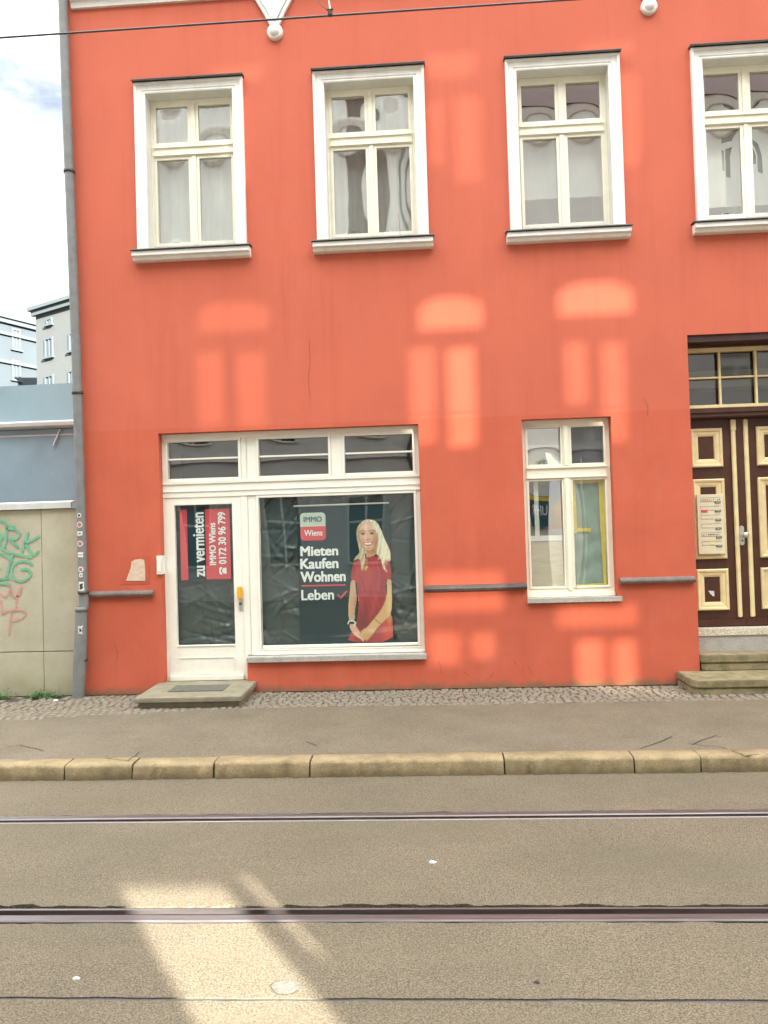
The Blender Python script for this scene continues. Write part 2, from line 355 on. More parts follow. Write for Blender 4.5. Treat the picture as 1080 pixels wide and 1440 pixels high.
pv = MB()
xs = [-40, -20, -10] + list(np.arange(-6, 6.01, .25)) + [10, 20, 40]
ys = [-2.45, -2.0, -1.6, -1.2, -.82, -.4, .0]
for i in range(len(xs)-1):
    for j in range(len(ys)-1):
        q = lambda x, y: (x, y, -.004 - (.012 if y > -.8 and -6 <= x <= 6 else 0))
        pv.quad(q(xs[i],ys[j]), q(xs[i+1],ys[j]), q(xs[i+1],ys[j+1]), q(xs[i],ys[j+1]))
tag(pv.build('pavement', m_pave, weld=True), kind='structure')
MBs = MB().quad((-6,-1.30,-.010),(6,-.80,-.010),(6,.02,-.010),(-6,.02,-.010)).build('sett_bed', m_joint); tag(MBs, kind='structure')
# small mosaic setts along the foot of the house
st = MB(); y = -.03
rowi = 0
while y > -1.3:
    d = .074 + random.random()*.014; x = -6 + random.random()*.06
    while x < 6:
        w = .066 + random.random()*.035
        front = -.80 - (max(0, -2.2-x)*.17 if x < -2.2 else 0) + .02*math.sin(x*5)
        yy = y + .014*math.sin(x*2.1+rowi*.5) + random.uniform(-.004,.004)
        if yy-d > front-.02 and not (x < -4.02 and yy > -.28 and random.random() < .5):
            h = random.uniform(-.003,.007); g = .013; tl = random.uniform(-.004,.004)
            x0, x1, y0, y1 = x+g*.5, x+w-g*.5, yy-d+g*.5, yy-g*.5; sk = random.uniform(-.005,.005)
            b = .009
            vs = [(x0+sk,y0,-.03),(x1+sk,y0,-.03),(x1-sk,y1,-.03),(x0-sk,y1,-.03),
                  (x0+sk,y0,h-.008),(x1+sk,y0,h-.008),(x1-sk,y1,h-.008),(x0-sk,y1,h-.008),
                  (x0+b+sk,y0+b,h+tl),(x1-b+sk,y0+b,h),(x1-b-sk,y1-b,h-tl),(x0+b-sk,y1-b,h)]
            st.add(vs, [(0,1,5,4),(1,2,6,5),(2,3,7,6),(3,0,4,7),(4,5,9,8),(5,6,10,9),(6,7,11,10),(7,4,8,11),(8,9,10,11)])
        x += w
    y -= d; rowi += 1
so_ = st.build('sett_paving', m_sett); tag(so_, kind='structure')
# kerb: separate stones with dark joints
kb = MB(); jx = [-12.0,-9.6,-7.4,-5.3,-4.1,-2.93,-2.38,-1.73,-.97,.54,1.52,2.02,3.2,4.4,6.1,8,10,12]
tag(MB().box(-40, 40, -2.58, -2.455, -.2, -.05).build('kerb_bed', m_dirt), kind='structure')
for i in range(len(jx)-1):
    x0, x1 = jx[i]+.004+random.random()*.005, jx[i+1]-.004-random.random()*.003; dz = random.uniform(-.006,.005); dy = random.uniform(-.008,.006)
    n = max(3, int((x1-x0)/.035)); rows = []
    for k in range(n+1):
        x = x0+(x1-x0)*k/n; w1, w2 = rng.normal()*.003, rng.normal()*.003; e = .006 if k in (0, n) else 0
        rows.append([(x, -2.628+dy+w1*2+e, ROAD-.05), (x, -2.626+dy+w1*2+e, ROAD+.03), (x, -2.622+dy+w2*2+e, -.022+dz-e), (x, -2.612+dy+w2*1.5, -.006+dz-e+w1), (x, -2.592, dz+w1-e*.3), (x, -2.44, dz+.002), (x, -2.43, -.1)])
    mcount = len(rows[0]); vs = [p for r in rows for p in r]
    kb.add(vs, [(a*mcount+j, (a+1)*mcount+j, (a+1)*mcount+j+1, a*mcount+j+1) for a in range(n) for j in range(mcount-1)], True)
    kb.add(rows[0], [tuple(range(mcount))]); kb.add(rows[-1], [tuple(range(mcount))])
tag(kb.build('kerb', m_kerb), kind='structure')
ck = MB()
for pl in ([(900,1052),(928,1043),(945,1035)], [(968,1045),(985,1048),(1015,1050),(1045,1062)], [(1045,1062),(1080,1061),(1110,1060)], [(975,1046),(1005,1034),(1015,1036)], [(150,1066),(180,1070),(196,1057)], [(430,1042),(446,1048)], [(60,1055),(30,1048),(10,1050)]):
    pts = []
    for a, b in zip(pl[:-1], pl[1:]):
        for t in np.linspace(0, 1, 6): pts.append((a[0]+(b[0]-a[0])*t+random.uniform(-1,1), a[1]+(b[1]-a[1])*t+random.uniform(-.6,.6)))
    ck.ribbon([ground(px, py, 0.001) for px, py in pts], .007, (0,0,1))
tag(ck.build('pavement_cracks', m_dirt), kind='structure')

# ------------------------------------------------------------------ the red house
house = tag(empty('house'), 'orange red rendered town house with white framed windows', 'house')
X0, X1, ZT = -3.985, 9.0, 10.6
WX = [-2.575, -.505, 1.665, 3.705, 5.85]      # upper windows
holes = [(x-.51, x+.51, 5.06, 6.88) for x in WX] + [(-3.03,-2.07,.11,2.96), (-2.07,-.06,.36,2.96), (1.09,2.07,.95,2.965), (2.93,4.20,.0,3.83)]
hx = sorted({X0, X1} | {h[0] for h in holes} | {h[1] for h in holes}); hz = sorted({0, ZT} | {h[2] for h in holes} | {h[3] for h in holes})
wl = MB()
def fill(x0, x1, z0, z1):
    nx = max(1, int((x1-x0)/.5)); nzz = max(1, int((z1-z0)/.5))
    for i in range(nx):
        for j in range(nzz):
            a, b = x0+(x1-x0)*i/nx, x0+(x1-x0)*(i+1)/nx; c, d = z0+(z1-z0)*j/nzz, z0+(z1-z0)*(j+1)/nzz
            wl.quad((a,0,c),(b,0,c),(b,0,d),(a,0,d))
for i in range(len(hx)-1):
    for j in range(len(hz)-1):
        cx, cz = (hx[i]+hx[i+1])/2, (hz[j]+hz[j+1])/2
        if not any(h[0] < cx < h[1] and h[2] < cz < h[3] for h in holes): fill(hx[i], hx[i+1], hz[j], hz[j+1])
TH = .38
for k, (a, b, c, d) in enumerate(holes):
    if k == 5: wl.quad((a,0,c),(a,TH,c),(a,TH,d),(a,0,d)); wl.quad((a,0,d),(b,0,d),(b,TH,d),(a,TH,d)); wl.quad((a,0,c),(b,0,c),(b,TH,c),(a,TH,c)); wl.quad((b,0,c),(b,TH,c),(b,TH,.36),(b,0,.36))
    elif k == 6: wl.quad((b,0,c),(b,TH,c),(b,TH,d),(b,0,d)); wl.quad((a,0,d),(b,0,d),(b,TH,d),(a,TH,d)); wl.quad((a,0,c),(b,0,c),(b,TH,c),(a,TH,c))
    else:
        wl.quad((a,0,c),(a,TH,c),(a,TH,d),(a,0,d)); wl.quad((b,0,c),(b,TH,c),(b,TH,d),(b,0,d)); wl.quad((a,0,d),(b,0,d),(b,TH,d),(a,TH,d)); wl.quad((a,0,c),(b,0,c),(b,TH,c),(a,TH,c))
wl.quad((X0,0,0),(X0,9,0),(X0,9,ZT),(X0,0,ZT)); wl.quad((X1,0,0),(X1,9,0),(X1,9,ZT),(X1,0,ZT)); wl.quad((X0,9,0),(X1,9,0),(X1,9,ZT),(X0,9,ZT))
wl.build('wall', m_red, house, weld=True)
rf = MB().prism([(-.3,ZT+.01),(4.5,ZT+3.2),(9.3,ZT+.01)], X0-.1, X1+.1).build('roof', m_tile, house)
ins = MB()                                     # inner leaf, floors and ceilings of the rooms
ins.box(X0+.02, X1-.02, 3.2, 3.3, 0, ZT-.02); ins.box(X0+.02, X1-.02, .39, 3.19, 3.3, 3.5); ins.box(X0+.02, X1-.02, .39, 3.19, 7.3, 7.5)
for x in (-1.5, .6, 2.72, 4.8): ins.box(x-.05, x+.05, .39, 3.19, 3.51, 7.29)
for x in (.5, 2.5): ins.box(x-.05, x+.05, .39, 3.19, .01, 3.29)
ins.build('room_walls', m_room, house)
# string course, cornice and pendants
cn = MB().prism([(0,7.93),(-.035,7.93),(-.045,7.99),(-.10,8.02),(-.12,8.10),(-.12,8.30),(0,8.30)], -3.93, 9.0).build('cornice', m_white, house)
for xp, zb in ((-1.555, 7.41), (2.645, 7.42)):
    p = MB(); top = 7.925
    prof = [(-.055, zb+.165), (.055, zb+.165), (.12, zb+.30), (.215, zb+.47), (.245, top), (-.245, top), (-.215, zb+.47), (-.12, zb+.30)]
    p.prismY([(xp+a, b) for a, b in prof], -.045, -.001)
    prof2 = [(-.03, zb+.21), (.03, zb+.21), (.09, zb+.33), (.175, zb+.48), (.195, top), (-.195, top), (-.175, zb+.48), (-.09, zb+.33)]
    p.prismY([(xp+a, b) for a, b in prof2], -.06, -.046)
    pc = p.build('pendant', m_white, house, bevel=.008)
    MB().lathe((xp, -.001, zb+.09), [(.09,.0),(.09,.035),(.078,.05),(.066,.046),(.06,.055),(.045,.075),(.02,.085),(0.001,.087)], 28, 'Y').build('pendant_knob', m_white, pc)
# sloping string moulding pieces below sill height of the ground floor
for a, b, z in ((-3.86,-3.12,1.145), (-.045,1.085,1.115), (2.10,2.905,1.145)):
    MB().prism([(-.0,z-.035),(-.045,z-.03),(-.055,z-.005),(-.05,z+.012),(0,z+.035)], a, b).build('string_moulding', m_flash if a < 0 and a > -1 else mat('brown_grey_moulding', (.17,.135,.12), .7, .2, 12, .1, 60), house)
# repaired plaster beside the shop door
rp = MB().prismY([(-3.50,1.255),(-3.17,1.25),(-3.165,1.56),(-3.495,1.565)], -.004, -.001).build('repair_patch', m_patchpaint, house)
MB().prismY([(-3.44,1.29),(-3.22,1.285),(-3.215,1.40),(-3.225,1.52),(-3.26,1.535),(-3.33,1.53),(-3.37,1.51),(-3.385,1.43),(-3.41,1.37)], -.008, -.0045).build('bare_plaster', m_patch, rp)

m_crack = mat('crack_shadow', (.22,.06,.035), .9)
for pl in ([(435,478),(436,505),(434,530),(436,560)], [(742,936),(746,942),(749,950)], [(722,928),(726,936)], [(616,930),(621,938),(620,948)], [(694,945),(690,952),(683,956)], [(652,944),(660,951)], [(160,905),(166,918),(165,930)], [(560,300),(563,330),(561,352)], [(905,560),(911,571),(910,585)]):
    pts = []
    for a, b in zip(pl[:-1], pl[1:]):
        for t in np.linspace(0, 1, 5): pts.append(at(a[0]+(b[0]-a[0])*t+random.uniform(-.7,.7), a[1]+(b[1]-a[1])*t+random.uniform(-.5,.5), -.002))
    MB().ribbon(pts, .0035).build('hairline_crack', m_crack, house)
def pane(x0, x1, y, z0, z1, bul, mt, parent, n=12, name='pane'):
    mb = MB(); vs = []
    cx, cz, hx_, hz_ = (x0+x1)/2, (z0+z1)/2, (x1-x0)/2, (z1-z0)/2
    ox, oz = random.uniform(-.25,.25), random.uniform(-.25,.25)
    for j in range(n+1):
        for i in range(n+1):
            u, v = -1+2*i/n, -1+2*j/n
            d = bul*(1-u*u)*(1-v*v)*(1+ox*u+oz*v)
            vs.append((cx+u*hx_, y-d, cz+v*hz_))
    mb.add(vs, [(j*(n+1)+i, j*(n+1)+i+1, (j+1)*(n+1)+i+1, (j+1)*(n+1)+i) for j in range(n) for i in range(n)], True)
    return mb.build(name, mt, parent)
def ring(mb, x0, x1, z0, z1, w, y0, y1, wt=None, wb=None):
    wt = wt or w; wb = wb or w
    mb.box(x0, x0+w, y0, y1, z0, z1); mb.box(x1-w, x1, y0, y1, z0, z1)
    mb.box(x0+w, x1-w, y0, y1, z1-wt, z1); mb.box(x0+w, x1-w, y0, y1, z0, z0+wb)
def curtain(x0, x1, y, z0, z1, amp, per, parent, mt):
    n = max(8, int((x1-x0)/.012)); vs = []
    for i in range(n+1):
        x = x0+(x1-x0)*i/n; d = amp*math.sin(x*per+math.sin(x*7)*1.2)
        vs += [(x, y+d, z0), (x, y+d*.6, z1)]
    return MB().add(vs, [(2*i, 2*i+2, 2*i+3, 2*i+1) for i in range(n)], True).build('curtain', mt, parent)

# upper windows -------------------------------------------------------
for wi, cx in enumerate(WX):
    w = empty('window', (cx, 0, 0), house)
    sur = MB().sweep3([(0,.1345),(0,-.028),(.012,-.034),(.022,-.028),(.032,-.028),(.038,-.036),(.09,-.036),(.096,-.052),(.118,-.058),(.125,-.05),(.125,0.0)], -.506, .506, 5.062, 6.876)
    sur.build('surround', m_white, w)
    MB().prism([(0,7.008),(-.085,7.006),(-.09,6.996),(-.095,7.012),(-.085,7.024),(0,7.034)], -.645, .645).build('drip_cap', m_flash, w)
    sill = MB().prism([(.12,5.05),(-.115,5.03),(-.12,4.975),(-.085,4.968),(-.08,4.935),(-.055,4.928),(0,4.925),(0,4.96),(.12,4.96)], -.675, .675)
    sill.build('sill', m_white, w, bevel=.004)
    MB().prism([(.128,5.075),(-.135,5.047),(-.14,5.036),(-.134,5.030),(-.128,5.040),(.128,5.066)], -.69, .69).build('sill_flashing', m_flash, w)
    fr = MB(); ring(fr, -.508, .508, 5.08, 6.878, .034, .135, .20, .05, .085)
    fr.box(-.474, .474, .115, .20, 6.205, 6.335); fr.box(-.474, .474, .098, .1145, 6.30, 6.33); fr.box(-.474, .474, .104, .1145, 6.212, 6.23)
    fr.box(-.028, .028, .118, .195, 5.155, 6.2045); fr.box(-.028, .028, .118, .195, 6.3355, 6.828)
    for sx in (-1, 1):
        for z0, z1 in ((5.155, 6.2045), (6.3355, 6.828)):
            a, b = (.029, .4735) if sx > 0 else (-.4735, -.029)
            ring(fr, a, b, z0, z1, .034, .128, .175, .036, .04)
    fr.build('frame', m_cream, w, bevel=.0035)
    for sx in (-1, 1):
        for zi, (z0, z1) in enumerate(((5.19, 6.17), (6.37, 6.795))):
            a, b = (.062, .441) if sx > 0 else (-.441, -.062)
            bul = [(.0035,.004,-.004,.003),(.0035,.0025,.003,-.003),(.003,.0035,.0035,.004),(.0035,.003,.0035,.004),(.003,.003,.003,.003)][wi][zi*2+(sx > 0)]
            pane(a, b, .15, z0, z1, bul, g_old, w)
    # pale curtains added behind the panes to raise their brightness
    if wi in (0, 1): curtain(-.47, .47, .30, 5.10, 6.84, .012, 60, w, m_curt)
    elif wi in (2, 3): curtain(-.47, .47, .30, 5.55 if wi == 2 else 5.35, 6.22, .006, 30, w, m_curt)
    sp = MB(); sp.box(-.48, .48, .055, .060, 5.085, 5.092); sp.box(-.48, .48, .055, .058, 5.118, 5.122)
    x = -.475
    while x < .48:
        sp.tube([(x, .057, 5.075), (x+random.uniform(-.006,.006), .057-random.uniform(0,.03), 5.155+random.uniform(-.012,.02))], .0032, 4, False); x += .021
    sp.build('bird_spikes', m_white, w)

# shop front ----------------------------------------------------------
sf = empty('shopfront', (0,0,0), house)
f = MB(); Y0, Y1 = .10, .18
f.box(-3.028, -.062, Y0, Y1, 2.895, 2.958)                 # head
f.box(-3.028, -.062, Y0-.004, Y1, 2.222, 2.385)            # transom band
f.box(-3.028, -.062, Y0-.018, Y0-.0045, 2.375, 2.40); f.box(-3.028, -.062, Y0-.014, Y0-.0045, 2.285, 2.30); f.box(-2.05,-.062,Y0-.014,Y0-.0045,2.225,2.238)
for a, b in ((-3.028,-2.985), (-2.105,-1.925), (-1.065,-.935), (-.105,-.062)): f.box(a, b, Y0+.002, Y1, 2.3855, 2.8945)
f.box(-3.028, -3.005, Y0+.002, Y1, .115, 2.2215); f.box(-2.12, -1.945, Y0+.002, Y1, .40, 2.2215); f.box(-2.12,-2.075,Y0+.002,Y1,.115,.3995)
f.box(-2.043, -2.037, Y0-.004, Y0+.0015, .40, 2.90); f.box(-.105, -.062, Y0+.002, Y1, .40, 2.2215)
f.box(-1.9445, -.1055, Y0-.002, Y1, .40, .47); f.box(-1.97, -.062, Y0-.03, Y0-.0025, .40, .425); f.box(-1.9445, -.1055, Y0-.012, Y0-.0025, .45, .462)
f.build('frame', m_shop, sf, bevel=.003)
for a, b in ((-2.984,-2.106), (-1.924,-1.066), (-.934,-.106)):
    t = MB(); ring(t, a, b, 2.3865, 2.8935, .028, Y0-.012, Y1-.03, .03, .055); t.box(a+.0285, b-.0285, Y0+.0, Y1-.05, 2.655, 2.675)
    t.box(a+.01, b-.01, Y0-.02, Y0-.0125, 2.395, 2.41)
    t.build('toplight_frame', m_shop, sf, bevel=.003)
    pane(a+.028, b-.028, Y0+.03, 2.44, 2.865, .002, g_top, sf, 6)
pb = MB(); ring(pb, -1.944, -.106, .4705, 2.2215, .03, Y0-.008, Y0+.05); pb.build('glazing_bead', m_shop, sf, bevel=.004)
pane(-1.916, -.134, Y0+.03, .498, 2.194, .004, g_shop, sf, 10)
MB().box(-2.066, -.045, -.045, .10, .335, .395).build('stone_sill', m_granite, sf, bevel=.004)
MB().box(-3.0, -.08, .7, .72, .2, 2.95).build('back_panel', m_dark, sf)
# shop door
dr = empty('shop_door', (0,0,0), house)
d = MB(); ring(d, -3.004, -2.121, .125, 2.2205, .105, Y0+.006, Y0+.055, .085, .40)
d.box(-2.885, -2.235, Y0-.002, Y0+.0055, .19, .205); d.box(-2.885, -2.235, Y0-.002, Y0+.0055, .375, .39); d.box(-2.885,-2.87,Y0-.002,Y0+.0055,.2055,.3745); d.box(-2.25,-2.235,Y0-.002,Y0+.0055,.2055,.3745)
d.box(-2.985, -2.13, Y0-.03, Y0+.0055, .128, .18)
d.box(-2.905,-2.225,Y0-.004,Y0+.0055,.512,.524)
d.build('leaf', m_shop, dr, bevel=.003)
pane(-2.90, -2.225, Y0+.03, .52, 2.137, .003, g_shop, dr, 8)
hd = MB(); hd.box(-2.172, -2.128, Y0-.012, Y0+.0055, .915, 1.04); hd.build('handle_plate', m_silver, dr, bevel=.006)
MB().lathe((-2.15, Y0-.012, .99), [(.016,0),(.016,.012),(.009,.015),(.001,.015)], 16, 'Y').build('lock_cylinder', m_btn, dr)
MB().box(-2.176, -2.126, Y0-.055, Y0-.002, 1.045, 1.185).build('handle', m_orange, dr, bevel=.008)
jb = MB(); jb.box(-3.075, -3.012, -.03, .09, 1.355, 1.565); jb.box(-3.068, -3.02, -.036, -.0305, 1.38, 1.54)
jb.build('meter_box', m_shop, house, bevel=.004)

# low street window ----------------------------------------------------
w = empty('window', (0,0,0), house)
f = MB(); ring(f, 1.092, 2.068, .985, 2.963, .04, .10, .17, .065, .085)
f.box(1.1325, 2.0275, .085, .17, 2.30, 2.44); f.box(1.1325, 2.0275, .068, .0845, 2.415, 2.435); f.box(1.1325,2.0275,.074,.0845,2.305,2.32)
f.box(1.545, 1.62, .082, .165, 1.0705, 2.2995); f.box(1.545, 1.62, .082, .165, 2.4405, 2.8975); f.box(1.56, 1.605, .07, .0815, 1.05, 2.2995); f.box(1.56, 1.605, .07, .0815, 2.4405, 2.8975)
for a, b in ((1.133, 1.5445), (1.6205, 2.027)):
    for z0, z1 in ((1.0705, 2.2995), (2.4405, 2.8975)): ring(f, a, b, z0, z1, .024, .092, .14)
f.box(1.095, 2.066, .06, .0995, .98, 1.02)
f.build('frame', m_cream, w, bevel=.003)
for a, b in ((1.155, 1.522), (1.643, 2.005)):
    for z0, z1 in ((1.093, 2.277), (2.463, 2.875)):
        pane(a, b, .12, z0, z1,   .006 if (z0 > 2 and a < 1.3) else .0015, g_old if (z0 > 2 and a < 1.3) else g_mirror if a < 1.3 else g_low, w)
MB().box(1.085, 2.115, -.045, .0985, .925, .978).build('stone_sill', m_granite, w, bevel=.004)

# ------------------------------------------------------------------ house door
ed = empty('entrance_door', (0,0,0), house)
Yd = .30
MB().box(2.932, 4.198, .22, .38, 3.735, 3.828).build('head_rail', m_brown, ed, bevel=.005)
b = MB(); b.box(2.932, 4.198, .20, .38, 2.93, 3.045); b.box(2.932,4.198,.18,.1995,2.985,3.03); b.box(2.932,4.198,.185,.1995,2.94,2.962)
b.build('transom_beam', m_brown, ed, bevel=.005)
MB().box(2.931, 4.199, .02, .21, 3.752, 3.829).build('lintel_board', m_lint, ed)
fl = MB(); fl.box(2.932, 4.198, .25, .31, 3.685, 3.734); fl.box(2.932, 4.198, .24, .31, 3.0455, 3.085)
for x in (3.365, 3.765): fl.box(x-.013, x+.013, .26, .30, 3.0855, 3.6845)
for a, c in ((2.932,3.3515), (3.3785,3.7515), (3.7785,4.198)): fl.box(a, c, .262, .298, 3.385, 3.405)
fl.build('fanlight_bars', m_yel, ed, bevel=.003)
MB().quad((2.932,.32,3.085),(4.198,.32,3.085),(4.198,.32,3.685),(2.932,.32,3.685)).build('fanlight_pane', g_door, ed)
MB().box(2.95, 4.18, .62, .63, 2.9, 3.8).build('fanlight_backing', m_dark, ed)
def leaf(x0, x1, xs0, panels):
    lf = empty('door_leaf', (0,0,0), ed)
    MB().box(x0, x1, Yd+.012, Yd+.06, .585, 2.929).build('board', m_brown, lf)
    MB().box(x0, x1, Yd-.012, Yd+.0115, .585, .665).build('kick_rail', m_brown, lf, bevel=.004)
    for (a, c, z0, z1) in panels:
        t = MB(); t.sweep3([(0,.012),(0,-.012),(-.012,-.022),(-.03,-.018),(-.036,-.008),(-.062,-.006),(-.085,.002),(-.092,.0115)], 0, c-a, 0, z1-z0, close=True)
        t.v = [(x+a, y+Yd, z+z0) for x, y, z in t.v]
        t.build('panel_moulding', m_yel, lf)
    return lf
LP = [(3.02,3.375,2.385,2.825), (3.025,3.38,1.345,2.25), (3.03,3.385,.765,1.23)]
RP = [(3.755,4.11,2.385,2.825), (3.75,4.105,1.345,2.25), (3.745,4.10,.765,1.23)]
l1 = leaf(2.935, 3.562, 0, LP); l2 = leaf(3.566, 4.196, 0, RP)
MB().prism([(Yd+.0115,.68),(Yd-.02,.68),(Yd-.02,2.90),(Yd+.0115,2.90)], 3.475, 3.522).build('astragal_strip', m_yel, l1, bevel=.008)
MB().box(3.470, 3.527, Yd-.028, Yd+.011, 2.79, 2.915).build('strip_cap', m_yel, l1, bevel=.006)
MB().prism([(Yd+.0115,.68),(Yd-.02,.68),(Yd-.02,2.915),(Yd+.0115,2.915)], 3.612, 3.662).build('astragal_strip', m_yel, l2, bevel=.008)
MB().prism([(Yd+.0115,.66),(Yd-.006,.66),(Yd-.006,2.92),(Yd+.0115,2.92)], 3.5235, 3.611).build('centre_post', m_brown, l2)
pts = [(.026*math.cos(a), .026*math.sin(a)+.085) for a in np.linspace(0, math.pi, 10)] + [(.026*math.cos(a), .026*math.sin(a)-.085) for a in np.linspace(math.pi, 2*math.pi, 10)]
es = MB().prismY([(3.548+x, 1.60+z) for x, z in pts], Yd-.018, Yd-.0065).build('lock_plate', m_silver, l1, bevel=.003)
MB().lathe((3.572, Yd-.018, 1.605), [(.012,0),(.012,.03),(.028,.036),(.034,.05),(.030,.066),(.012,.074),(.001,.075)], 20, 'Y').build('door_knob', m_silver, l1)
MB().lathe((3.550, Yd-.018, 1.545), [(.011,0),(.011,.006),(.001,.007)], 14, 'Y').build('keyhole', m_btn, l1)
# bell plate with name strips and buttons
bp = MB().box(3.052, 3.345, Yd-.052, Yd-.024, 1.40, 2.075).build('bell_plate', m_plate, ed, bevel=.004)
for k in range(6):
    zc = 1.985-.0985*k
    t = MB().box(3.245, 3.312, Yd-.060, Yd-.0525, zc-.012, zc+.010).build('bell_button', m_btn, bp, bevel=.003)
    MB().box(3.255, 3.302, Yd-.064, Yd-.0605, zc-.006, zc+.004).build('button_window', m_silver, bp)
    t = MB(); t.box(3.09, 3.238, Yd-.0545, Yd-.0525, zc+.008, zc+.0105); t.box(3.09, 3.31, Yd-.0545, Yd-.0525, zc+.052, zc+.0535); t.box(3.09,3.0915,Yd-.0545,Yd-.0525,zc+.0105,zc+.052)
    t.build('name_slot', m_btn, bp)
    if k == 1: MB().box(3.092, 3.165, Yd-.0560, Yd-.0546, zc-.014, zc+.014).build('name_tag', m_pred, bp)
    if k == 5: MB().box(3.17, 3.232, Yd-.0560, Yd-.0546, zc+.014, zc+.038).build('name_tag', mat('pale_yellow_tag', (.75,.66,.2), .6), bp)
    if k in (0, 4):
        t = MB(); x = 3.105
        while x < 3.30:
            wd = random.uniform(.004,.016); t.box(x, x+wd, Yd-.0545, Yd-.0527, zc+.022, zc+.022+random.uniform(.006,.016)); x += wd+random.uniform(.004,.02)
        t.build('handwriting', m_btn, bp)
tag(MB().prismY([(3.165,.985),(3.225,.98),(3.225,.92),(3.20,.925),(3.20,.94),(3.18,.945),(3.18,.965),(3.165,.97)], Yd+.004, Yd+.0105).build('sticker', m_stw), 'torn white sticker on the bottom left brown door panel', 'sticker')

# entrance steps
es = tag(empty('entrance_steps', (3.5, 0, 0)), 'worn mossy stone steps up to the brown house door', 'steps'); O = (3.5, 0, 0)
def step_mb(x0, x1, y0, y1, z0, z1, r):
    zm = z0+(z1-z0)*.52
    def slab(za, zb, inset):
        mb = []; n = 6; a = []
        for k in range(n+1):
            t = math.pi + (math.pi/2)*k/n
            a.append((x0+r+inset + r*math.cos(t), y0+r+inset + r*math.sin(t)))
        a += [(x1, y0+inset), (x1, y1), (x0+inset, y1)]
        return a
    m_ = MB()
    for za, zb, ins_ in ((z0, zm-.004, .012), (zm, z1, 0)):
        a = slab(za, zb, ins_); n = len(a)
        m_.add([(x, y, za) for x, y in a]+[(x, y, zb) for x, y in a], [(i, (i+1) % n, n+(i+1) % n, n+i) for i in range(n)]+[tuple(range(n))[::-1], tuple(range(n, 2*n))])
    return m_
step_mb(2.67, 4.55, -.56, -.001, -.01, .145, .10).build('step', m_stone, es, bevel=.010, org=O)
step_mb(2.935, 4.195, -.05, .21, .1455, .315, .05).build('step', m_stone, es, bevel=.010, org=O)
MB().box(2.933, 4.197, .20, .45, .3155, .49).build('riser', m_granite, es, org=O)
MB().box(2.933, 4.197, .185, .45, .4905, .575).build('threshold', m_terr, es, bevel=.006, org=O)

# shop doorstep
ds = tag(empty('doorstep', (-2.55, -.38, 0)), 'two layer concrete doorstep slab with inset scraper mat before the white shop door', 'doorstep'); O = (-2.55,-.38,0)
MB().box(-3.06, -2.0, -.70, .09, -.012, .058).build('lower_slab', m_slab, ds, bevel=.008, org=O)
tp = MB().prism([(-.75,.0605),(.098,.0605),(.098,.124),(-.75,.110)], -3.10, -1.965).build('tread', m_slab, ds, bevel=.008, org=O)
MB().prism([(-.47,.1185),(-.17,.1235),(-.17,.1265),(-.47,.1215)], -2.83, -2.23).build('scraper_mat', m_mat, ds, org=O)

# ------------------------------------------------------------------ text
def text_mesh(s, bold=.0):
    cu = bpy.data.curves.new('t', 'FONT'); cu.body = s; cu.size = 1; cu.offset = bold; cu.resolution_u = 4
    o = bpy.data.objects.new('t', cu); COL.objects.link(o)
    dg = bpy.context.evaluated_depsgraph_get(); me = bpy.data.meshes.new_from_object(o.evaluated_get(dg))
    v = np.array([p.co[:2] for p in me.vertices]); fs = [tuple(p.vertices) for p in me.polygons]
    bpy.data.objects.remove(o); bpy.data.curves.remove(cu); bpy.data.meshes.remove(me)
    return v, fs
def put_text(s, org, u, v, wid, hei, bold, name, mt, parent, lift):
    """text filling a wid x hei box from org along unit vectors u (reading direction) and v (up); bold = extra stroke width in metres"""
    t, fs = text_mesh(s, 0); mn, mxx = t.min(0), t.max(0); t = (t-mn)/(mxx-mn)
    org, u, v = Vector(org), Vector(u), Vector(v); mb = MB()
    offs = [(0,0)] if not bold else [(0,0),(1,0),(.5,.35),(.5,-.35),(0,.3),(1,.3),(0,-.3),(1,-.3)]
    for k, (ox, oy) in enumerate(offs):
        mb.add([org + u*(a*(wid-bold)+ox*bold) + v*(b_*hei*.97+oy*bold) + Vector((0,-lift-.00025*k,0)) for a, b_ in t], fs)
    return mb.build(name, mt, parent, org=parent.location)
UX, UZ = Vector((1,0,0)), Vector((0,0,1))

# black plastic sheeting behind the shop glass
def film(name, x0, x1, z0, z1, y, label, dens):
    n, k = int((x1-x0)/.014), int((z1-z0)/.014); vs = []
    xs_ = np.linspace(x0, x1, n+1); zs_ = np.linspace(z0, z1, k+1); XX, ZZ = np.meshgrid(xs_, zs_)
    H = np.zeros_like(XX)
    for _ in range(dens):
        cx_, cz_ = rng.uniform(x0, x1), rng.uniform(z0, z1); a = rng.uniform(0, math.pi); ln = rng.uniform(.12,.45); wd = rng.uniform(.008,.03)
        u = (XX-cx_)*math.cos(a)+(ZZ-cz_)*math.sin(a); v = -(XX-cx_)*math.sin(a)+(ZZ-cz_)*math.cos(a) + .15*u*u
        H += rng.choice([-1,1])*rng.uniform(.006,.017)*np.exp(-(u/ln)**2-(v/wd)**2)
    for j in range(k+1):
        for i in range(n+1): vs.append((XX[j,i], y+.012+H[j,i]*.9, ZZ[j,i]))
    o = MB().add(vs, [(j*(n+1)+i, j*(n+1)+i+1, (j+1)*(n+1)+i+1, (j+1)*(n+1)+i) for j in range(k) for i in range(n)], True).build(name, m_film)
    return tag(o, label, 'plastic sheet')
film('plastic_sheet', -1.925, -.125, .49, 2.20, .21, 'crumpled black plastic sheet behind the large shop window', 150)
film('plastic_sheet', -2.93, -2.19, .50, 2.16, .20, 'crumpled black plastic sheet behind the glass of the white shop door', 90)

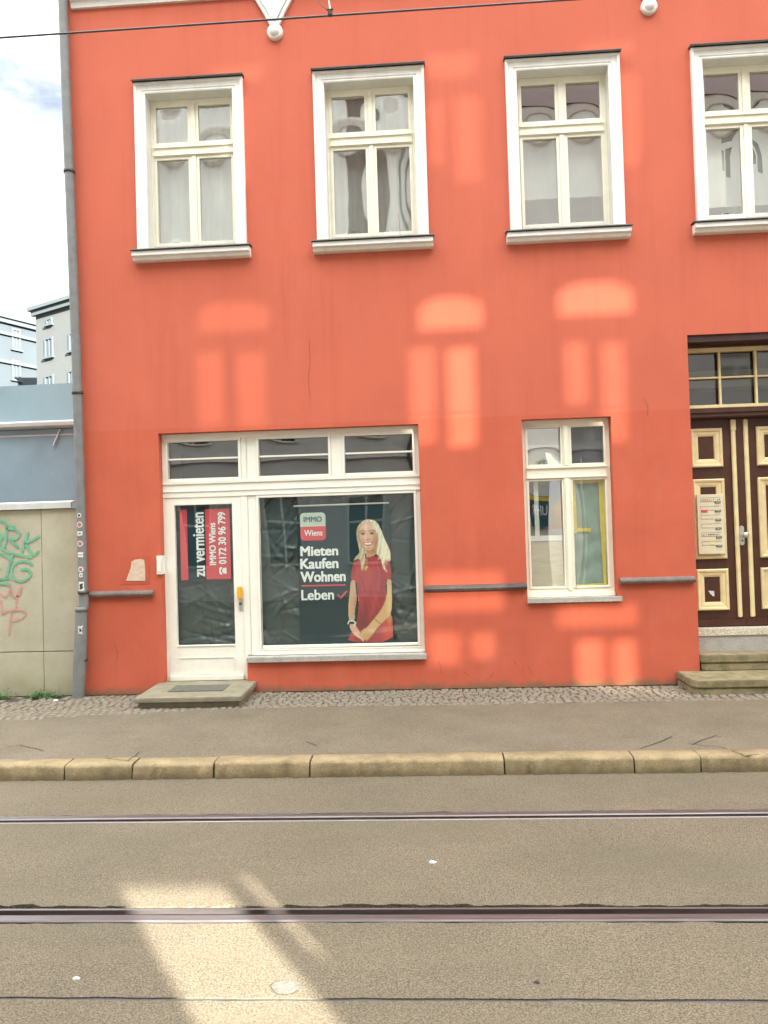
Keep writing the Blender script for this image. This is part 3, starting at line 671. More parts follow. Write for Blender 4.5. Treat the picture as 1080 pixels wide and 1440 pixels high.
# for-rent sign in the door
Ys = .155
sg = tag(empty('rental_sign', (-2.56, Ys, 1.27)), 'red and dark sign with sideways white lettering inside the shop door glass', 'sign'); O = sg.location
zb, zt = 1.272, 2.085
MB().box(-2.852, -2.268, Ys, Ys+.004, zb, zt).build('backing', m_poster, sg, org=O)
MB().box(-2.852, -2.768, Ys-.003, Ys-.0008, zb, zt).build('stripe', m_pred, sg, org=O)
MB().box(-2.556, -2.268, Ys-.003, Ys-.0008, zb, zt).build('stripe', m_pred, sg, org=O)
NX = Vector((-1,0,0))
put_text('zu vermieten', (-2.572, Ys, 1.305), UZ, NX, .745, .130, .009, 'lettering', m_pwhite, sg, .004)
put_text('IMMO Wiens', (-2.438, Ys, 1.435), UZ, NX, .49, .076, .006, 'lettering', m_pwhite, sg, .006)
put_text('0172 30 96 799', (-2.318, Ys, 1.445), UZ, NX, .60, .088, .006, 'lettering', m_pwhite, sg, .006)
ph = MB()     # telephone pictogram lying on its side: body, cradle and receiver
def T(pts): return [(-2.318-b_*.085, 1.325+a*.085) for a, b_ in pts]
for pg in ([(.08,0),(.92,0),(.86,.42),(.66,.60),(.34,.60),(.14,.42)], [(0,.58),(.24,.62),(.30,.78),(.70,.78),(.76,.62),(1.0,.58),(1.0,.84),(.84,1.0),(.16,1.0),(0,.84)]):
    ph.add([(x, Ys-.006, z) for x, z in T(pg)], [tuple(range(len(pg)))])
ph.build('telephone_symbol', m_pwhite, sg, org=O)

# poster --------------------------------------------------------------
Yp = .165
P = lambda px, py: at(px, py, Yp)
a, c = P(417, 712), P(552, 903)
po = tag(empty('poster', ((a.x+c.x)/2, Yp, c.z)), 'dark teal poster of a smiling blonde woman in red behind the large shop window', 'poster'); O = po.location
zc0 = .505
MB().box(a.x, c.x+.01, Yp, Yp+.005, zc0, a.z).build('panel', m_poster, po, org=O)
r0, r1 = P(413, 712), P(547, 709)
MB().tube([(r0.x, Yp-.006, r0.z), (r1.x, Yp-.006, r0.z+.004)], .011, 8).build('hanging_rod', m_cap, po, org=O)
def rrect(x0, x1, z0, z1, r, top=True, bot=True, n=6):
    pts = []
    for cx_, cz_, a0, on in ((x1-r,z1-r,0,top),(x0+r,z1-r,90,top),(x0+r,z0+r,180,bot),(x1-r,z0+r,270,bot)):
        if on: pts += [(cx_+r*math.cos(R(a0+90*k/n)), cz_+r*math.sin(R(a0+90*k/n))) for k in range(n+1)]
        else: pts.append((cx_+(r if a0 in (0,270) else -r), cz_+(r if a0 in (0,90) else -r)))
    return pts
l0, l1_ = P(421.8, 721.5), P(458.5, 759.5); lm = (l0.z+l1_.z)/2
MB().prismY(rrect(l0.x, l1_.x, lm, l0.z, .045, True, False), Yp-.003, Yp-.0005).build('logo_upper_half', m_sage, po, org=O)
MB().prismY(rrect(l0.x, l1_.x, l1_.z, lm-.0005, .045, False, True), Yp-.003, Yp-.0005).build('logo_lower_half', m_pred, po, org=O)
lw_ = l1_.x-l0.x
put_text('IMMO', (l0.x+.14*lw_, Yp, lm+.055), UX, UZ, .72*lw_, .062, .003, 'lettering', m_tealtxt, po, .005)
put_text('Wiens', (l0.x+.15*lw_, Yp, lm-.105), UX, UZ, .72*lw_, .068, .003, 'lettering', m_pwhite, po, .005)
for s, (x0, x1, yb, yt) in {'Mieten': (422.5, 475.5, 782, 768.5), 'Kaufen': (422.5, 475.8, 800, 785.5), 'Wohnen': (422.8, 486, 818.5, 804), 'Leben': (424, 469.5, 844, 829.5)}.items():
    q0, q1 = P(x0, yb), P(x1, yt)
    put_text(s, (q0.x, Yp, q0.z), UX, UZ, q1.x-q0.x, abs(P(x0, yt).z-q0.z), .011 if s != 'Leben' else .008, 'lettering', m_pwhite, po, .004)
q0, q1 = P(424, 824), P(486, 823)
MB().box(q0.x, q1.x, Yp-.003, Yp-.0005, q0.z-.008, q0.z+.008).build('underline', m_pred, po, org=O)
MB().ribbon([P(475, 836)+Vector((0,-.003,0)), P(479, 841)+Vector((0,-.003,0)), P(488, 831)+Vector((0,-.003,0))], .018).build('tick_mark', m_pred, po, org=O)
# printed portrait: a fine sheet whose print is laid out in its own sheet coordinates
def portrait():
    GW, GH = 118, 312
    u = np.linspace(120, 600, GW); v = np.linspace(60, 1320, GH); UU, VV = np.meshgrid(u, v)
    img = np.zeros((GH, GW, 3)); alpha = np.zeros((GH, GW))
    def inside(pl):
        pl = np.array(pl, float); m_ = np.zeros(UU.shape, bool); j = len(pl)-1
        for i in range(len(pl)):
            xi, yi, xj, yj = *pl[i], *pl[j]
            if yi != yj:
                cond = ((yi > VV) != (yj > VV)) & (UU < (xj-xi)*(VV-yi)/(yj-yi)+xi); m_ ^= cond
            j = i
        return m_
    def smooth(pl, it=2):
        for _ in range(it):
            q = []
            for i in range(len(pl)):
                a_, b_ = pl[i], pl[(i+1) % len(pl)]
                q += [(a_[0]*.75+b_[0]*.25, a_[1]*.75+b_[1]*.25), (a_[0]*.25+b_[0]*.75, a_[1]*.25+b_[1]*.75)]
            pl = q
        return pl
    def paint(pl, col, it=2, tex=None):
        m_ = inside(smooth(pl, it)); c_ = np.array(lin(col))
        cc = np.broadcast_to(c_, img.shape).copy()
        if tex is not None: cc *= np.clip(tex, .3, 2.2)[..., None]
        img[m_] = cc[m_]; alpha[m_] = 1
    def blob(cx, cy, rx, ry, col, soft=.4, amt=1.0):
        d = np.sqrt(((UU-cx)/rx)**2+((VV-cy)/ry)**2); w_ = np.clip((1+soft-d)/(2*soft+1e-6), 0, 1)*amt*(alpha > 0)
        img[:] = img*(1-w_[..., None]) + np.array(lin(col))*w_[..., None]
    def line(pts, wd, col, amt=1.0):
        pts = np.array(pts, float); dm = np.full(UU.shape, 1e9)
        for p, q in zip(pts[:-1], pts[1:]):
            d = q-p; t = np.clip(((UU-p[0])*d[0]+(VV-p[1])*d[1])/(d@d+1e-9), 0, 1)
            dm = np.minimum(dm, np.hypot(UU-p[0]-t*d[0], VV-p[1]-t*d[1]))
        w_ = np.clip((wd*.75-dm)/(wd*.5), 0, 1)*amt
        if amt > .95: alpha[w_ > .5] = 1
        w_ = w_*(alpha > 0); img[:] = img*(1-w_[..., None]) + np.array(lin(col))*w_[..., None]
    strand = 1+.22*np.sin(UU*.16+VV*.035+1.5*np.sin(VV*.012))+.12*np.sin(UU*.43-VV*.02)
    fold = 1+.10*np.sin(UU*.05+VV*.014)+.06*np.sin(UU*.11-VV*.03)
    # hair behind
    paint([(222,175),(250,125),(310,75),(360,70),(425,95),(470,160),(500,250),(545,340),(575,420),(575,480),(560,510),(470,470),(430,420),(300,420),(270,440),(215,490),(190,500),(215,450),(262,420),(240,330),(222,250)], (196,180,146), 2, strand)
    # skirt, torso and sleeves
    paint([(205,500),(270,465),(330,468),(420,440),(480,470),(560,500),(582,600),(582,680),(527,682),(520,770),(530,820),(560,1000),(600,1100),(600,1320),(130,1320),(165,1230),(225,1130),(248,950),(235,820),(222,690),(165,690),(172,600),(190,515)], (176,62,66), 1, fold)
    blob(300, 1150, 120, 160, (112,48,52), .7, .75); blob(545, 1180, 60, 140, (214,90,72), .5, .85); blob(480, 700, 30, 190, (140,44,52), .6, .5)
    blob(330, 640, 70, 110, (190,74,76), .8, .6); line([(232,812),(330,806),(430,812),(525,822)], 10, (150,50,55), .8)
    # neck and face
    paint([(332,350),(425,340),(428,420),(385,470),(330,472),(320,430)], (214,160,125), 2); blob(380, 395, 50, 26, (176,118,88), .6, .7)
    paint([(250,190),(262,140),(300,108),(345,100),(395,112),(430,150),(440,220),(436,290),(415,350),(375,395),(340,398),(300,365),(272,320),(255,260)], (226,182,150), 2)
    blob(420, 270, 26, 90, (200,140,108), .6, .7); blob(330, 150, 60, 28, (240,205,178), .7, .7); blob(300, 275, 26, 20, (228,160,132), .7, .5); blob(395, 275, 24, 20, (222,152,122), .7, .5)
    for ex, ey in ((292, 222), (380, 218)):
        blob(ex, ey, 22, 7, (238,226,214), .4, .8); blob(ex, ey, 8, 8, (62,72,84), .4, 1); line([(ex-24,ey-4),(ex-8,ey-10),(ex+10,ey-10),(ex+24,ey-3)], 5, (84,56,44), .9)
        line([(ex-28,ey-22),(ex,ey-31),(ex+28,ey-22)], 7, (150,110,78), .8)
    line([(338,225),(330,265),(326,278),(342,284)], 6, (190,130,102), .7); blob(352,276,8,6,(190,125,100),.5,.6)
    paint([(300,312),(340,306),(382,306),(372,326),(345,336),(315,328)], (176,66,66), 1); paint([(308,314),(340,311),(374,310),(362,322),(342,326),(318,322)], (246,240,232), 1)
    line([(290,296),(298,312)], 4, (196,138,112), .6); line([(392,292),(384,308)], 4, (196,138,112), .6)
    # locks of hair in front
    paint([(222,180),(250,125),(310,80),(350,90),(300,112),(262,150),(250,210),(256,280),(280,340),(300,400),(320,460),(300,560),(280,610),(272,540),(262,470),(225,480),(190,500),(235,440),(260,400),(240,320),(224,250)], (206,190,156), 2, strand)
    paint([(345,90),(380,72),(440,105),(480,190),(510,280),(560,370),(572,430),(570,495),(520,470),(505,520),(520,580),(550,612),(520,600),(490,560),(478,490),(450,450),(425,420),(436,330),(446,240),(432,150),(395,112)], (220,207,172), 2, strand*1.08)
    blob(520, 400, 26, 90, (246,238,196), .7, .75); blob(560, 460, 12, 30, (250,232,170), .6, .7)
    line([(330,468),(370,462),(405,448)], 12, (110,60,44), .9); line([(335,470),(328,520),(316,570)], 6, (190,150,60), .9); blob(318, 572, 14, 20, (214,178,70), .4, .9); blob(334, 556, 8, 8, (240,220,120), .4, .9)
    # arms
    paint([(165,688),(214,690),(218,760),(232,860),(222,940),(208,1010),(214,1095),(150,1105),(140,1010),(146,900),(158,800)], (220,176,138), 1, 1+.12*np.sin(UU*.06)); blob(215, 930, 12, 120, (176,128,98), .6, .7)
    paint([(527,680),(582,680),(588,780),(588,960),(570,1040),(500,1110),(440,1165),(395,1230),(340,1290),(260,1290),(255,1240),(330,1170),(400,1085),(470,1000),(520,900),(536,820)], (222,178,128), 1)
    blob(560, 940, 28, 130, (244,214,150), .7, .7); line([(412,1085),(470,1132)], 9, (170,90,50), .9)
    # hands: clasped, separate fingers
    paint([(150,1135),(205,1130),(225,1160),(262,1215),(255,1240),(215,1260),(185,1220),(160,1180)], (226,176,150), 1)
    for k in range(4):
        x_ = 268+k*26; line([(x_+40,1190+k*14),(x_,1235+k*14),(x_-18,1262+k*10)], 22, (214-6*k,162-5*k,108-3*k)); line([(x_+34,1206+k*14),(x_-2,1248+k*13)], 5, (150,98,62), .8)
    for k in range(3): line([(205+k*14,1225+k*16),(250+k*16,1258+k*14),(292,1300)], 13, (232,184,158)); line([(214+k*14,1238+k*16),(252+k*14,1270+k*12)], 4, (170,112,90), .8)
    line([(250,1230),(215,1195)], 15, (228,180,152)); line([(140,1130),(150,1105),(190,1100),(215,1120),(205,1150)], 16, (226,224,212)); line([(150,1150),(200,1128)], 7, (160,160,150), .9)
    line([(238,850),(246,880),(236,955)], 8, (230,150,140), .8)
    # brighten the face, let strands and grain break up the flat fields, soften like a print
    blob(340, 200, 70, 80, (240,204,176), .9, .35); blob(330, 265, 60, 40, (236,188,160), .9, .3)
    for k in range(40):
        x0_ = rng.uniform(226, 250) if k % 2 else rng.uniform(446, 500); sx_ = -1 if k % 2 else 1
        col_ = [(234,226,198), (160,138,104), (248,242,220), (186,166,130)][k % 4]
        line([(x0_ if k % 2 else 380+rng.uniform(0,40), rng.uniform(95,160)), (x0_+sx_*rng.uniform(-5,30), 260+rng.uniform(-30,30)), (x0_+sx_*rng.uniform(0,60), 360+rng.uniform(-30,40)), (x0_+sx_*rng.uniform(-20,60), 450+rng.uniform(-20,50))], 4, col_, .55*(1 if k % 2 else 1))
    paint([(262,178),(275,140),(310,112),(345,106),(392,118),(424,156),(432,220),(428,286),(408,344),(372,386),(342,390),(306,358),(280,316),(266,255)], (228,186,154), 2) if False else None
    for ex, ey in ((290, 222), (382, 218)):
        blob(ex, ey-3, 27, 12, (120,92,84), .5, .6); blob(ex, ey, 15, 8, (58,62,74), .3, .9); line([(ex-32,ey-26),(ex,ey-34),(ex+32,ey-25)], 9, (140,104,78), .8)
    blob(338, 282, 22, 9, (184,124,100), .5, .7); blob(275, 300, 24, 40, (206,150,122), .6, .5); blob(412, 300, 20, 50, (190,134,106), .6, .6)
    paint([(288,306),(312,303),(342,307),(372,302),(396,303),(380,332),(345,346),(306,334)], (186,78,78), 1); paint([(298,311),(342,313),(388,309),(370,327),(342,333),(312,326)], (252,248,240), 1)
    blob(342, 372, 40, 10, (196,142,114), .6, .5); line([(250,200),(258,290),(285,345),(330,392),(372,394),(412,350),(434,290),(440,210)], 7, (150,108,78), .7)
    line([(215,700),(224,820),(240,870)], 6, (110,36,40), .8); line([(526,690),(522,780),(533,830)], 8, (112,38,42), .8)
    for yy_ in (806, 826): line([(232,yy_+6),(330,yy_),(430,yy_+5),(528,yy_+10)], 5, (122,42,46), .8)
    line([(250,640),(300,720),(310,800)], 14, (150,50,56), .5); line([(430,520),(460,640),(450,780)], 16, (200,82,84), .5); line([(300,860),(330,980),(320,1100)], 18, (140,48,52), .6); line([(420,860),(400,960),(360,1060)], 16, (196,78,78), .5)
    pad = np.pad(img*alpha[..., None], ((1,1),(1,1),(0,0)), 'edge'); pa = np.pad(alpha, 1, 'edge'); acc = 0; wa = 0
    for dy_ in (-1,0,1):
        for dx_ in (-1,0,1):
            k_ = (2-abs(dx_))*(2-abs(dy_)); acc = acc+k_*pad[1+dy_:1+dy_+GH, 1+dx_:1+dx_+GW]; wa = wa+k_*pa[1+dy_:1+dy_+GH, 1+dx_:1+dx_+GW]
    img = acc/np.maximum(wa, 1e-6)[..., None]
    img *= (1+.07*rng.normal(size=(GH, GW)))[..., None]
    return UU, VV, img, alpha
UU, VV, img, al = portrait()
gh, gw = UU.shape; vs = []; 
for j in range(gh):
    for i in range(gw):
        p = P(470+UU[j,i]/7.2, 720+VV[j,i]/7.2); vs.append((min(p.x, c.x+.009), Yp-.0022, max(p.z, zc0+.001)))
fs = [(j*gw+i, j*gw+i+1, (j+1)*gw+i+1, (j+1)*gw+i) for j in range(gh-1) for i in range(gw-1) if al[j,i]+al[j,i+1]+al[j+1,i]+al[j+1,i+1] >= 3]
pm = MB().add(vs, fs).build('portrait', vcol('portrait_print'), po, org=O)
ca = pm.data.color_attributes.new('print', 'FLOAT_COLOR', 'POINT')
ca.data.foreach_set('color', np.concatenate([np.clip(img.reshape(-1, 3)*.95, 0, 1), np.ones((gh*gw, 1))], 1).astype(np.float32).ravel())

# things behind the low window ----------------------------------------
Yw = .15
pp = tag(empty('paper_sheet', (1.82, Yw, 1.08)), 'grey green paper sheet fixed with yellow tape inside the right half of the street window', 'paper'); O = pp.location
n = 24; vs = []
for j in range(n*2+1):
    for i in range(n+1):
        x = 1.632+.385*i/n; z = 1.075+1.215*j/(n*2)
        vs.append((x, Yw+.012+.007*math.sin(z*26+2*math.sin(x*9))*(.3 if z > 1.7 else 1)+.005*math.sin(x*31+z*13), z))
MB().add(vs, [(j*(n+1)+i, j*(n+1)+i+1, (j+1)*(n+1)+i+1, (j+1)*(n+1)+i) for j in range(n*2) for i in range(n)], True).build('sheet', m_paper, pp, org=O)
for pl in ([(1.645,1.68),(1.687,1.68),(1.682,2.27),(1.645,2.27)], [(1.69,2.235),(1.94,2.245),(1.94,2.275),(1.69,2.272)], [(1.945,1.68),(2.005,1.68),(2.003,2.272),(1.94,2.272)],
           [(1.962,1.10),(1.992,1.10),(2.004,1.678),(1.948,1.678),(1.952,1.5)], [(1.685,1.70),(1.84,1.695),(1.84,1.735),(1.685,1.738)], [(1.645,1.09),(1.96,1.09),(1.96,1.115),(1.645,1.108)]):
    MB().prismY(pl, Yw-.004, Yw-.0015).build('tape_strip', m_tape, pp, org=O)
tag(MB().box(1.15, 1.53, .18, .20, 1.0, 1.60).build('wooden_board', m_board), 'pale plywood board standing low behind the left street window pane', 'board')
bl = tag(empty('wooden_bar', (1.33, .2, 1.6)), 'white inner casement bar behind the left street window pane', 'window bar')
t = MB(); t.box(1.15, 1.53, .17, .19, 1.605, 1.665); t.box(1.222, 1.272, .172, .19, 1.6655, 2.285); t.build('crossbar', m_shop, bl, org=bl.location)
tag(MB().box(1.645, 2.01, .20, .215, 2.44, 2.89).build('window_blind', mat('dark_slate_blind', (.045,.05,.065), .7, .15, 4)), 'dark slate blind behind the upper right pane of the street window', 'blind')
lb = MB(); curt = curtain(1.15, 1.53, .26, 2.45, 2.90, .004, 30, None, m_curt); tag(curt, 'white net curtain behind the upper left pane of the street window', 'curtain')

# ------------------------------------------------------------------ downpipe and stickers
dp = tag(empty('downpipe', (-3.92, -.08, 0)), 'grey rain downpipe plastered with stickers at the left corner of the red house', 'downpipe'); O = dp.location
MB().tube([(-3.905,-.08,1.0), (-3.93,-.085,4.0), (-4.0,-.085,8.0), (-4.0,-.085,10.4)], .052, 20).build('pipe', m_pipe, dp, org=O)
MB().tube([(-3.985,-.10,-.01), (-3.955,-.10,.38), (-3.935,-.09,.80), (-3.93,-.09,.99)], [.068,.072,.066,.062], 20).build('stand_pipe', m_pipe, dp, org=O)
for z, x in ((1.18,-3.906), (3.45,-3.925), (6.0,-3.965), (.42,-3.952)):
    MB().lathe((x,-.085,z), [(.070 if z < .9 else .055,-.018),(.078 if z < .9 else .062,-.018),(.078 if z < .9 else .062,.018),(.070 if z < .9 else .055,.018)], 20).build('bracket', m_flash, dp, org=O)
MB().lathe((-3.93,-.09,.985), [(.060,-.02),(.070,-.02),(.070,.02),(.055,.03)], 20).build('collar', m_pipe, dp, org=O)
def wrap(z0, pts, x, y, r):            # flat outline (arc metres, z) laid round the pipe facing the street
    return [(x+r*math.sin(a/r), y-r*math.cos(a/r), z0+z) for a, z in pts]
def sticker(z, shape, label, mt, print_shape=None, pmt=None, r=.0535, off=0.0):
    x, y = (-3.905-(z-1)*.0083, -.0825) if z > 1 else (-3.94-.02*(1-z), -.094)
    if z < 1: r = .0705
    t = empty('sticker', (x, y-r, z))
    def fan(shape, rr, nm, mt_):
        cx_ = sum(p[0] for p in shape)/len(shape); cz_ = sum(p[1] for p in shape)/len(shape); vs_ = []; fs_ = []; nn = len(shape); rings = 4
        for k in range(rings+1):
            vs_ += wrap(z, [(off+cx_+(a-cx_)*k/rings, cz_+(b_-cz_)*k/rings) for a, b_ in shape], x, y, rr)
        for k in range(rings):
            fs_ += [(k*nn+i, k*nn+(i+1) % nn, (k+1)*nn+(i+1) % nn, (k+1)*nn+i) for i in range(nn)]
        MB().add(vs_, fs_, True).build(nm, mt_, t, org=t.location)
    fan(shape, r, 'paper', mt)
    if print_shape: fan(print_shape, r+.0012, 'print', pmt)
    tag(t, label, 'sticker', 'stickers on the downpipe')
def circ(rad, n=18): return [(rad*math.cos(2*math.pi*k/n), rad*math.sin(2*math.pi*k/n)) for k in range(n)]
def rect(w_, h_, jag=0.0):
    pts = []
    for (a0, b0), (a1, b1) in zip([(-w_,-h_),(w_,-h_),(w_,h_),(-w_,h_)], [(w_,-h_),(w_,h_),(-w_,h_),(-w_,-h_)]):
        for k in range(4): pts.append((a0+(a1-a0)*k/4+random.uniform(-jag,jag), b0+(b1-b0)*k/4+random.uniform(-jag,jag)))
    return pts
m_redst = mat('sticker_red', (.50,.14,.14), .6, .15, 60)
sticker(2.05, circ(.026), 'small pale round sticker, topmost on the downpipe', m_stw, circ(.015), m_stblack)
sticker(1.945, circ(.034), 'upper round white sticker with red print on the downpipe', m_stw, circ(.024), m_redst)
sticker(1.845, rect(.030,.026,.005), 'torn white sticker between two round stickers on the downpipe', m_stw, rect(.014,.008,.004), m_stblack)
sticker(1.73, circ(.034), 'middle round white sticker with red print below the torn one', m_stw, circ(.023), m_redst)
sticker(1.605, rect(.032,.028,.004), 'white rectangular sticker with red line below the middle round sticker', m_stw, rect(.026,.004,.002), m_redst)
sticker(1.44, circ(.033), 'lowest round white sticker with red print on the downpipe', m_stw, circ(.020), m_redst)
sticker(1.375, rect(.020,.022,.007), 'small ragged white sticker just under the lowest round one', m_stw, rect(.008,.006,.003), m_stblack)
sticker(1.245, rect(.034,.055,.004), 'large worn white and black sticker just above the dark wall moulding', m_stw, rect(.018,.030,.008), m_stblack)
sticker(.76, rect(.022,.045,.009), 'ragged white sticker on the thick lower part of the downpipe', m_stw, rect(.010,.020,.008), m_stblack, off=.03)
sticker(.33, rect(.016,.05,.006), 'narrow torn white sticker low on the left of the downpipe', m_stw, off=-.05)

# ------------------------------------------------------------------ boundary wall with graffiti
bw = tag(empty('boundary_wall', (-4.9, .1, 0)), 'stained concrete boundary wall with green and pink graffiti', 'wall'); O = bw.location
t = MB()
for a, b_ in ((-14,-6.9),(-6.895,-4.478),(-4.472,-4.01)):
    t.box(a, b_, .10 if b_ < -4.4 else .094, .26, -.02, .485); t.box(a, b_, .104 if b_ < -4.4 else .098, .26, .495, 2.14)
t.box(-14, -4.01, .125, .255, .48, .50)
t.build('concrete_panels', m_wallc, bw, bevel=.004, org=O)
MB().prism([(.06,2.145),(.06,2.215),(.17,2.235),(.29,2.215),(.29,2.145)], -14, -4.10).build('coping', m_cap, bw, org=O)
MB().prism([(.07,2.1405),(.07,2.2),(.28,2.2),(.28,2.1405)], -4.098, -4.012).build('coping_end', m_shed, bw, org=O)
def cubic(pts, n=8):
    pts = [np.array(p, float) for p in pts]; o_ = []
    for i in range(len(pts)-1):
        p0, p1, p2, p3 = pts[max(i-1,0)], pts[i], pts[i+1], pts[min(i+2, len(pts)-1)]
        for t_ in np.linspace(0, 1, n, endpoint=(i == len(pts)-2)):
            o_.append(.5*((2*p1)+(-p0+p2)*t_+(2*p0-5*p1+4*p2-p3)*t_**2+(-p0+3*p1-3*p2+p3)*t_**3))
    return o_
def graf(strokes, w_, mt, yoff):
    mb = MB()
    for st_ in strokes:      # strokes drawn in the 669 px wide enlargement (5.146 x) of the wall
        mb.ribbon([at(p[0]/5.146, 700+p[1]/5.146, .10) + Vector((0, -yoff, 0)) for p in cubic(st_)], w_)
    mb.build('graffiti', mt, bw, org=O)
graf([[(-30,150),(20,170),(70,200),(110,215)], [(-60,250),(0,260),(15,290),(-10,330),(10,345)], [(50,215),(45,290),(28,365)], [(40,225),(95,225),(140,255),(120,295),(60,300)], [(70,300),(105,335),(140,360)],
      [(205,245),(185,310),(160,390)], [(290,275),(230,310),(175,330)], [(185,325),(215,380),(245,415),(285,380)], [(0,365),(60,390),(120,410),(235,435)], [(95,400),(75,470),(45,580)], [(-20,400),(40,420),(75,445)],
      [(240,485),(185,462),(120,470),(85,520),(100,580),(150,605),(205,580),(222,540),(190,515),(150,520)], [(0,520),(10,515)], [(-60,600),(0,590),(70,580)], [(-60,640),(10,620),(75,630)]], .028, m_green, .006)
graf([[(160,630),(145,690),(115,720),(90,700),(75,650),(60,700),(30,715),(0,690)], [(150,650),(120,740),(118,820)], [(0,730),(15,800),(18,850)], [(20,840),(70,815),(150,815),(190,830),(160,870),(90,895)], [(85,820),(75,880),(68,960),(66,1000)]], .016, m_pink, .0075)

# weeds along the foot of the wall
def weed(x, y, wx, hgt, n, label):
    mb = MB(); roots = []
    for _ in range(n):
        bx, by = x+rng.normal()*wx*.45, y+rng.normal()*.045; h = abs(rng.normal())*hgt*.6+.01
        for k in range(5):
            a = rng.uniform(0, 2*math.pi); p = Vector((bx+rng.normal()*.02, by+rng.normal()*.02, h*rng.uniform(.3,1.1)))
            d = Vector((math.cos(a), math.sin(a), rng.uniform(-.2,.7))).normalized(); s_ = d.cross(Vector((0,0,1))).normalized(); l_ = rng.uniform(.014,.034)
            mb.add([p, p+d*l_*.5+s_*l_*.34, p+d*l_, p+d*l_*.5-s_*l_*.34], [(0,1,2,3)])
        mb.tube([(bx,by,-.02),(bx,by,h)], .0016, 4, False); roots.append((bx,by,.002))
    mb.tube(sorted(roots), .0016, 4, False)
    return tag(mb.build('weed', m_leaf), label, 'weed', 'weeds along the boundary wall')
weed(-4.42, -.07, .21, .07, 95, 'low green weed tuft beside the foot of the downpipe')
weed(-4.97, -.08, .20, .06, 85, 'low green weed tuft under the graffiti at the picture edge')
def scrap(name, px, py, z, sz, mt, label, cat):
    p = ground(px, py, z); n = 9; vs = [(p.x, p.y, z+.012)]
    for k in range(n):
        a = 2*math.pi*k/n; r = sz*random.uniform(.6,1.1); vs.append((p.x+r*math.cos(a), p.y+r*math.sin(a)*.7, z+.003+random.uniform(0,.006)))
    vs += [(q[0], q[1], z-.004) for q in vs[1:]]
    return tag(MB().add(vs, [(0, 1+k, 1+(k+1) % n) for k in range(n)]+[(1+k, 1+n+k, 1+n+(k+1) % n, 1+(k+1) % n) for k in range(n)]).build(name, mt), label, cat)
scrap('paper_scrap', 78, 985, .0, .035, m_pwhite, 'white crumpled scrap below the weeds by the downpipe', 'litter')
scrap('paper_scrap', 608, 1213, ROAD, .024, m_pwhite, 'small white scrap lying on the road between the tram rails', 'litter')
scrap('stone', 755, 1382, ROAD, .014, m_stblack, 'small dark stone on the road near the dark joint', 'stone')
scrap('paper_scrap', 107, 1377, ROAD, .016, m_pwhite, 'tiny pale scrap on the road left of the sunlit patch', 'litter')
p = ground(402, 1389, ROAD)
tag(MB().add([(p.x+.062*math.cos(a)*(1+.1*math.sin(3*a)), p.y+.05*math.sin(a), ROAD+.004) for a in np.linspace(0, 2*math.pi, 20, False)], [tuple(range(20))]).build('road_stain', mat('pale_grey_stain', (.13,.12,.10), .8, .2, 30, speck=.3)), kind='structure')

# ------------------------------------------------------------------ shed and far houses at the left
sh = tag(empty('outbuilding', (-6.5, 1.5, 0)), 'low blue grey outbuilding with pale gutter behind the boundary wall', 'outbuilding'); O = sh.location
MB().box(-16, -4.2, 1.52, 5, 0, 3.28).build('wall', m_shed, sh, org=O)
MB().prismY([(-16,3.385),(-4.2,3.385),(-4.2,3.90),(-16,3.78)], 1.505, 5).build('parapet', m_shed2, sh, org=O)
t = MB(); t.prism([(1.52,3.285),(1.46,3.29),(1.40,3.31),(1.39,3.36),(1.40,3.38),(1.52,3.383)], -16, -4.2); t.build('gutter', m_cap, sh, org=O, bevel=.004)
t = MB(); t.box(-16,-4.2,1.512,1.5195,3.19,3.21); t.tube([(-4.9,1.49,3.27),(-5.0,1.49,3.05)], .012, 6); t.build('wall_trim', m_cap, sh, org=O)

